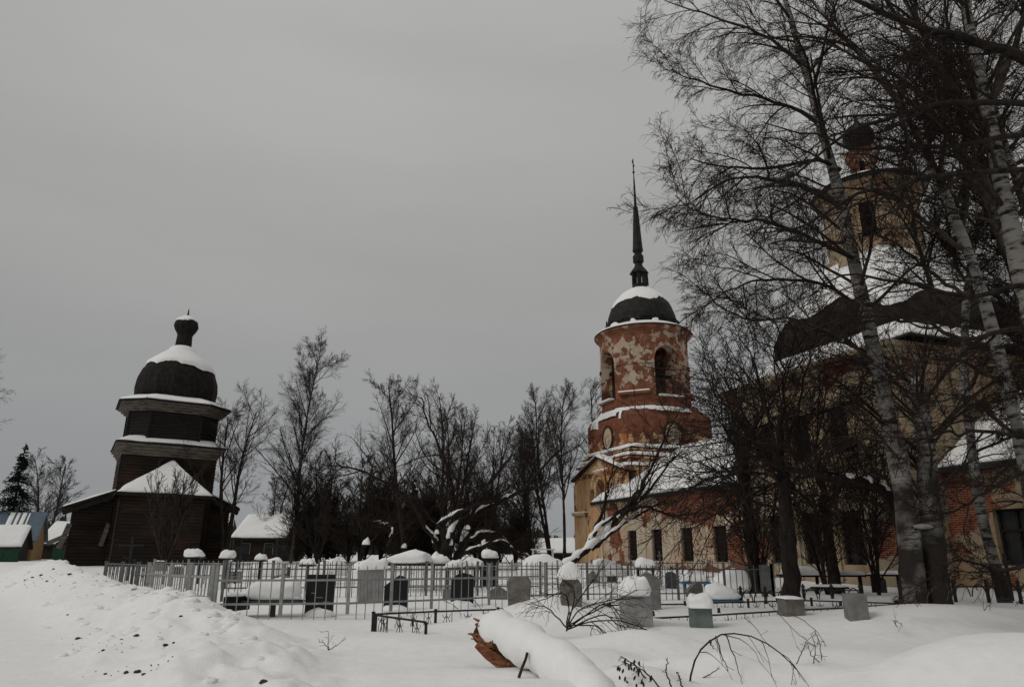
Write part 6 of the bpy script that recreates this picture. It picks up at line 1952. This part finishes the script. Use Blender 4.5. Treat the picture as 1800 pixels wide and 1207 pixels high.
cane_clump('tangled bramble of bent twigs before the grave pillar', [
    [(996, 1108), (1002, 1080), (1020, 1050), (1050, 1010), (1066, 992)], [(996, 1108), (1000, 1060), (985, 1040), (960, 1052), (930, 1062)], [(996, 1108), (1020, 1070), (1070, 1055), (1130, 1050)],
    [(996, 1106), (1050, 1090), (1110, 1095), (1175, 1128)], [(1000, 1100), (1040, 1098), (1060, 1110), (1075, 1128)], [(1000, 1098), (1050, 1070), (1090, 1052), (1120, 1035)], [(998, 1104), (970, 1075), (955, 1065), (940, 1062)],
    [(1050, 1116), (1090, 1112), (1120, 1120), (1140, 1128)], [(1000, 1095), (1010, 1050), (1006, 1030), (990, 1020)], [(1010, 1100), (1060, 1080), (1090, 1098), (1135, 1105)], [(1000, 1104), (1060, 1060), (1085, 1075), (1100, 1110)]], 12.6, M['cane'], .013, 11, klen=.42, sub=3)
cane_clump('arching twig bowed down to the snow in the foreground', [[(1212, 1205), (1220, 1165), (1240, 1130), (1280, 1113), (1330, 1120), (1375, 1150), (1400, 1176)]], 8.6, M['cane'], .012, 8, klen=.3, sub=1, grav=-.3)
cane_clump('hanging side shoots before the arching twig', [[(1258, 1118), (1268, 1150), (1280, 1178)], [(1275, 1114), (1290, 1150), (1302, 1195)], [(1248, 1124), (1254, 1140)], [(1214, 1204), (1240, 1188), (1266, 1174)]], 8.5, M['cane'], .008, 2, klen=.2, sub=0)
cane_clump('dry seedhead stalks with curled leaves at the lower right', [[(1145, 1207), (1125, 1180), (1110, 1164), (1090, 1155)], [(1165, 1215), (1140, 1185), (1118, 1170), (1095, 1165)], [(1180, 1210), (1172, 1180), (1172, 1157)], [(1200, 1210), (1195, 1190), (1190, 1180)]], 8.0, M['cane'], .009, 6, klen=.15, sub=1)
lf_ = MB()
for i in range(26):
    p = at(random.choice((1092, 1100, 1110, 1118, 1128, 1140, 1105)) + random.uniform(-7, 7), random.uniform(1158, 1205), 8.0 + random.uniform(-.1, .1))
    Mk = Matrix.Translation(p) @ Matrix.Rotation(random.uniform(0, 6), 4, 'Z') @ Matrix.Rotation(random.uniform(-.7, .7), 4, 'X')
    lf_.lathe([(.002, -.03), (.012, -.012), (.011, .008), (.002, .025)], 5)
    n = len(lf_.v)
    for j in range(n - 20, n):
        lf_.v[j] = tuple(Mk @ Vector(lf_.v[j]))
o = lf_.build('curled_leaves', M['cane']); tag(o, 'curled brown dead leaves on the stalks at the lower right', 'leaves', kind='stuff')
for i, (ls_, Y, lab, mt) in enumerate((
        ([[(1430, 1165), (1433, 1140), (1428, 1115)], [(1440, 1163), (1425, 1150), (1420, 1130)], [(1445, 1160), (1440, 1130), (1432, 1108)], [(1395, 1178), (1410, 1145), (1418, 1125)]], 10, 'dry weed stalks before the right snowdrift', 'cane'),
        ([[(1340, 1045), (1370, 1080), (1410, 1120), (1440, 1140)], [(1390, 1078), (1420, 1095), (1445, 1122), (1452, 1138)], [(1310, 1085), (1330, 1105), (1352, 1135)]], 12, 'thin bent stalks leaning over the right drift', 'straw'),
        ([[(1730, 1095), (1730, 1070), (1728, 1045)], [(1729, 1075), (1718, 1080), (1708, 1085)], [(1730, 1072), (1737, 1065), (1741, 1073)]], 15, 'small bare sapling in the drift beyond the birch', 'cane'),
        ([[(1575, 1098), (1572, 1090), (1582, 1095), (1586, 1100)], [(1578, 1102), (1574, 1095), (1571, 1089)]], 13, 'tiny reddish twig in the right drift', 'straw'),
        ([[(577, 1142), (578, 1125), (577, 1108)], [(578, 1142), (590, 1135), (608, 1122)], [(577, 1140), (570, 1130), (560, 1128)]], 11, 'small dry herb before the silver fence', 'straw'),
        ([[(1480, 1040), (1500, 1060), (1540, 1065)], [(1560, 1090), (1580, 1060), (1600, 1035)], [(1590, 1062), (1592, 1045), (1600, 1032)], [(1630, 1060), (1632, 1045), (1640, 1036)]], 16.5, 'reddish dry stalks at the foot of the birch', 'straw'),
        ([[(1690, 1055), (1695, 1035), (1692, 1018)], [(1740, 1065), (1745, 1040), (1742, 1022)], [(1665, 1055), (1668, 1040), (1664, 1025)], [(1710, 1060), (1722, 1045), (1725, 1030)]], 17.0, 'thin dry stalks right of the double birch', 'straw'),
        ([[(780, 1055), (800, 1065), (812, 1080)], [(830, 1052), (845, 1068), (860, 1085)], [(875, 1075), (882, 1068), (892, 1080)], [(900, 1085), (885, 1070), (870, 1068)]], 15, 'fine twigs poking through the low black fence', 'cane'))):
    cane_clump(lab, ls_, Y, M[mt], .007, 3, name='dry_weed', cat='plant', klen=.3, sub=1, grav=0)

# clods of earth and dirt thrown on the bank
def clod(label, u, v, s, seed, flat=.6):
    p = hit(u, v, 6)
    r = np.random.default_rng(seed)
    n, m = 9, 6
    mb = MB()
    for j in range(m):
        ph = -math.pi / 2 + math.pi * j / (m - 1)
        for i in range(n):
            th = 2 * math.pi * i / n
            k = s * (.6 + .7 * r.random())
            mb.v.append((k * math.cos(th) * math.cos(ph) * 1.3, k * math.sin(th) * math.cos(ph), k * math.sin(ph) * flat))
    for j in range(m - 1):
        for i in range(n):
            k = (i + 1) % n
            mb.f.append((j * n + i, j * n + k, (j + 1) * n + k, (j + 1) * n + i))
    o = mb.build('dirt_clod', M['dirt'])
    o.location = p; o.rotation_euler = (0, 0, r.uniform(0, 6))
    tag(o, label, 'clod', 'clods on the snow bank')


for i, (u, v, s, lab) in enumerate(((138, 1122, .07, 'largest reddish dirt clod on the snow bank slope'), (240, 1117, .06, 'dark curved clod in the middle of the bank'), (290, 1133, .045, 'clod with straw below the side fence'), (487 // 1, 1063, .0, ''), (318, 1083, .05, 'upright dark clod near the bank crest'), (72, 1011, .10, 'dark lump at the far end of the bank'), (123, 1009, .10, 'dark lump on the far bank crest'), (242, 1180, .045, 'clod at the bottom of the bank'), (222, 1182, .05, 'long dark clod beside the lowest one'), (252, 1185, .03, 'small clod right of the lowest one'), (181, 1143, .035, 'small clod under the middle of the bank'), (185, 1184, .03, 'single small clod nearest the road edge'), (57, 1014, .06, 'small lump left of the far dark lump'), (83, 1021, .06, 'flat lump below the far dark lump'), (44, 1019, .06, 'leftmost small lump by the road'), (119, 1080, .035, 'tiny clod high on the bank slope'), (214, 1124, .03, 'tiny clod beside the curved one'), (305, 1129, .03, 'tiny clod right of the straw clod'), (462, 1199, .05, 'brown clod at the bottom edge'), (95, 1000, .09, 'lump on the distant bank ridge'))):
    if s: clod(lab, u, v, s * .72, i + 40)
# fine crumbs of dirt strewn over the bank
cr_ = np.random.default_rng(12)
cv_, cf_ = [], []
for i in range(150):
    k = cr_.integers(0, 6)
    u, v = ((150, 1128), (230, 1185), (90, 1012), (130, 1060), (200, 1135), (70, 1030))[k]
    u += cr_.normal(0, 45); v += cr_.normal(0, 9) - (u - 150) * .12 * (k in (0, 1, 4))
    if v > 1204 or v < 985: continue
    p = hit(u, v, 6)
    s = cr_.uniform(.004, .013) * (1 if v > 1050 else 2)
    n = len(cv_)
    for a in range(4):
        cv_.append((p.x + s * math.cos(a * 1.57 + i), p.y + s * 1.6 * math.sin(a * 1.57 + i), p.z - .004))
    cv_.append((p.x, p.y, p.z + s * .8))
    cf_ += [(n + a, n + (a + 1) % 4, n + 4) for a in range(4)]
mb = MB(); mb.v, mb.f = cv_, cf_
tag(mb.build('dirt_crumbs', M['dirt']), 'crumbs of dirt strewn over the snow bank', 'dirt', kind='stuff')

# lumps of ploughed snow along the bank
lr = np.random.default_rng(31)
lv_, lf2 = [], []
for i in range(110):
    k = lr.uniform(0, len(BANK) - 2.2)
    a, b = BANK[int(k)], BANK[int(k) + 1]
    t = k - int(k)
    dx, dy = b[0] - a[0], b[1] - a[1]
    L = math.hypot(dx, dy)
    off = lr.exponential(.75) - .25
    x, y = a[0] + dx * t - dy / L * off, a[1] + dy * t + dx / L * off
    z = GND(x, y)
    s = min(.12, lr.lognormal(-3.0, .45)) * (1 + .02 * y)
    n = len(lv_)
    m_, n_ = 5, 7
    ph0 = lr.uniform(0, 6)
    for j in range(m_):
        ph = -.5 + (math.pi / 2 + .5) * j / (m_ - 1)
        for q in range(n_):
            th = 2 * math.pi * q / n_ + ph0
            r_ = s * lr.uniform(.75, 1.2)
            lv_.append((x + r_ * 1.3 * math.cos(th) * math.cos(ph), y + r_ * math.sin(th) * math.cos(ph), z + r_ * .7 * math.sin(ph) - s * .15))
    for j in range(m_ - 1):
        for q in range(n_):
            q2 = (q + 1) % n_
            lf2.append((n + j * n_ + q, n + j * n_ + q2, n + (j + 1) * n_ + q2, n + (j + 1) * n_ + q))
mb = MB(); mb.v, mb.f = lv_, lf2
tag(mb.build('snow_lumps', M['snow'], None, True), 'lumps of ploughed snow along the road bank', 'snow', kind='stuff')
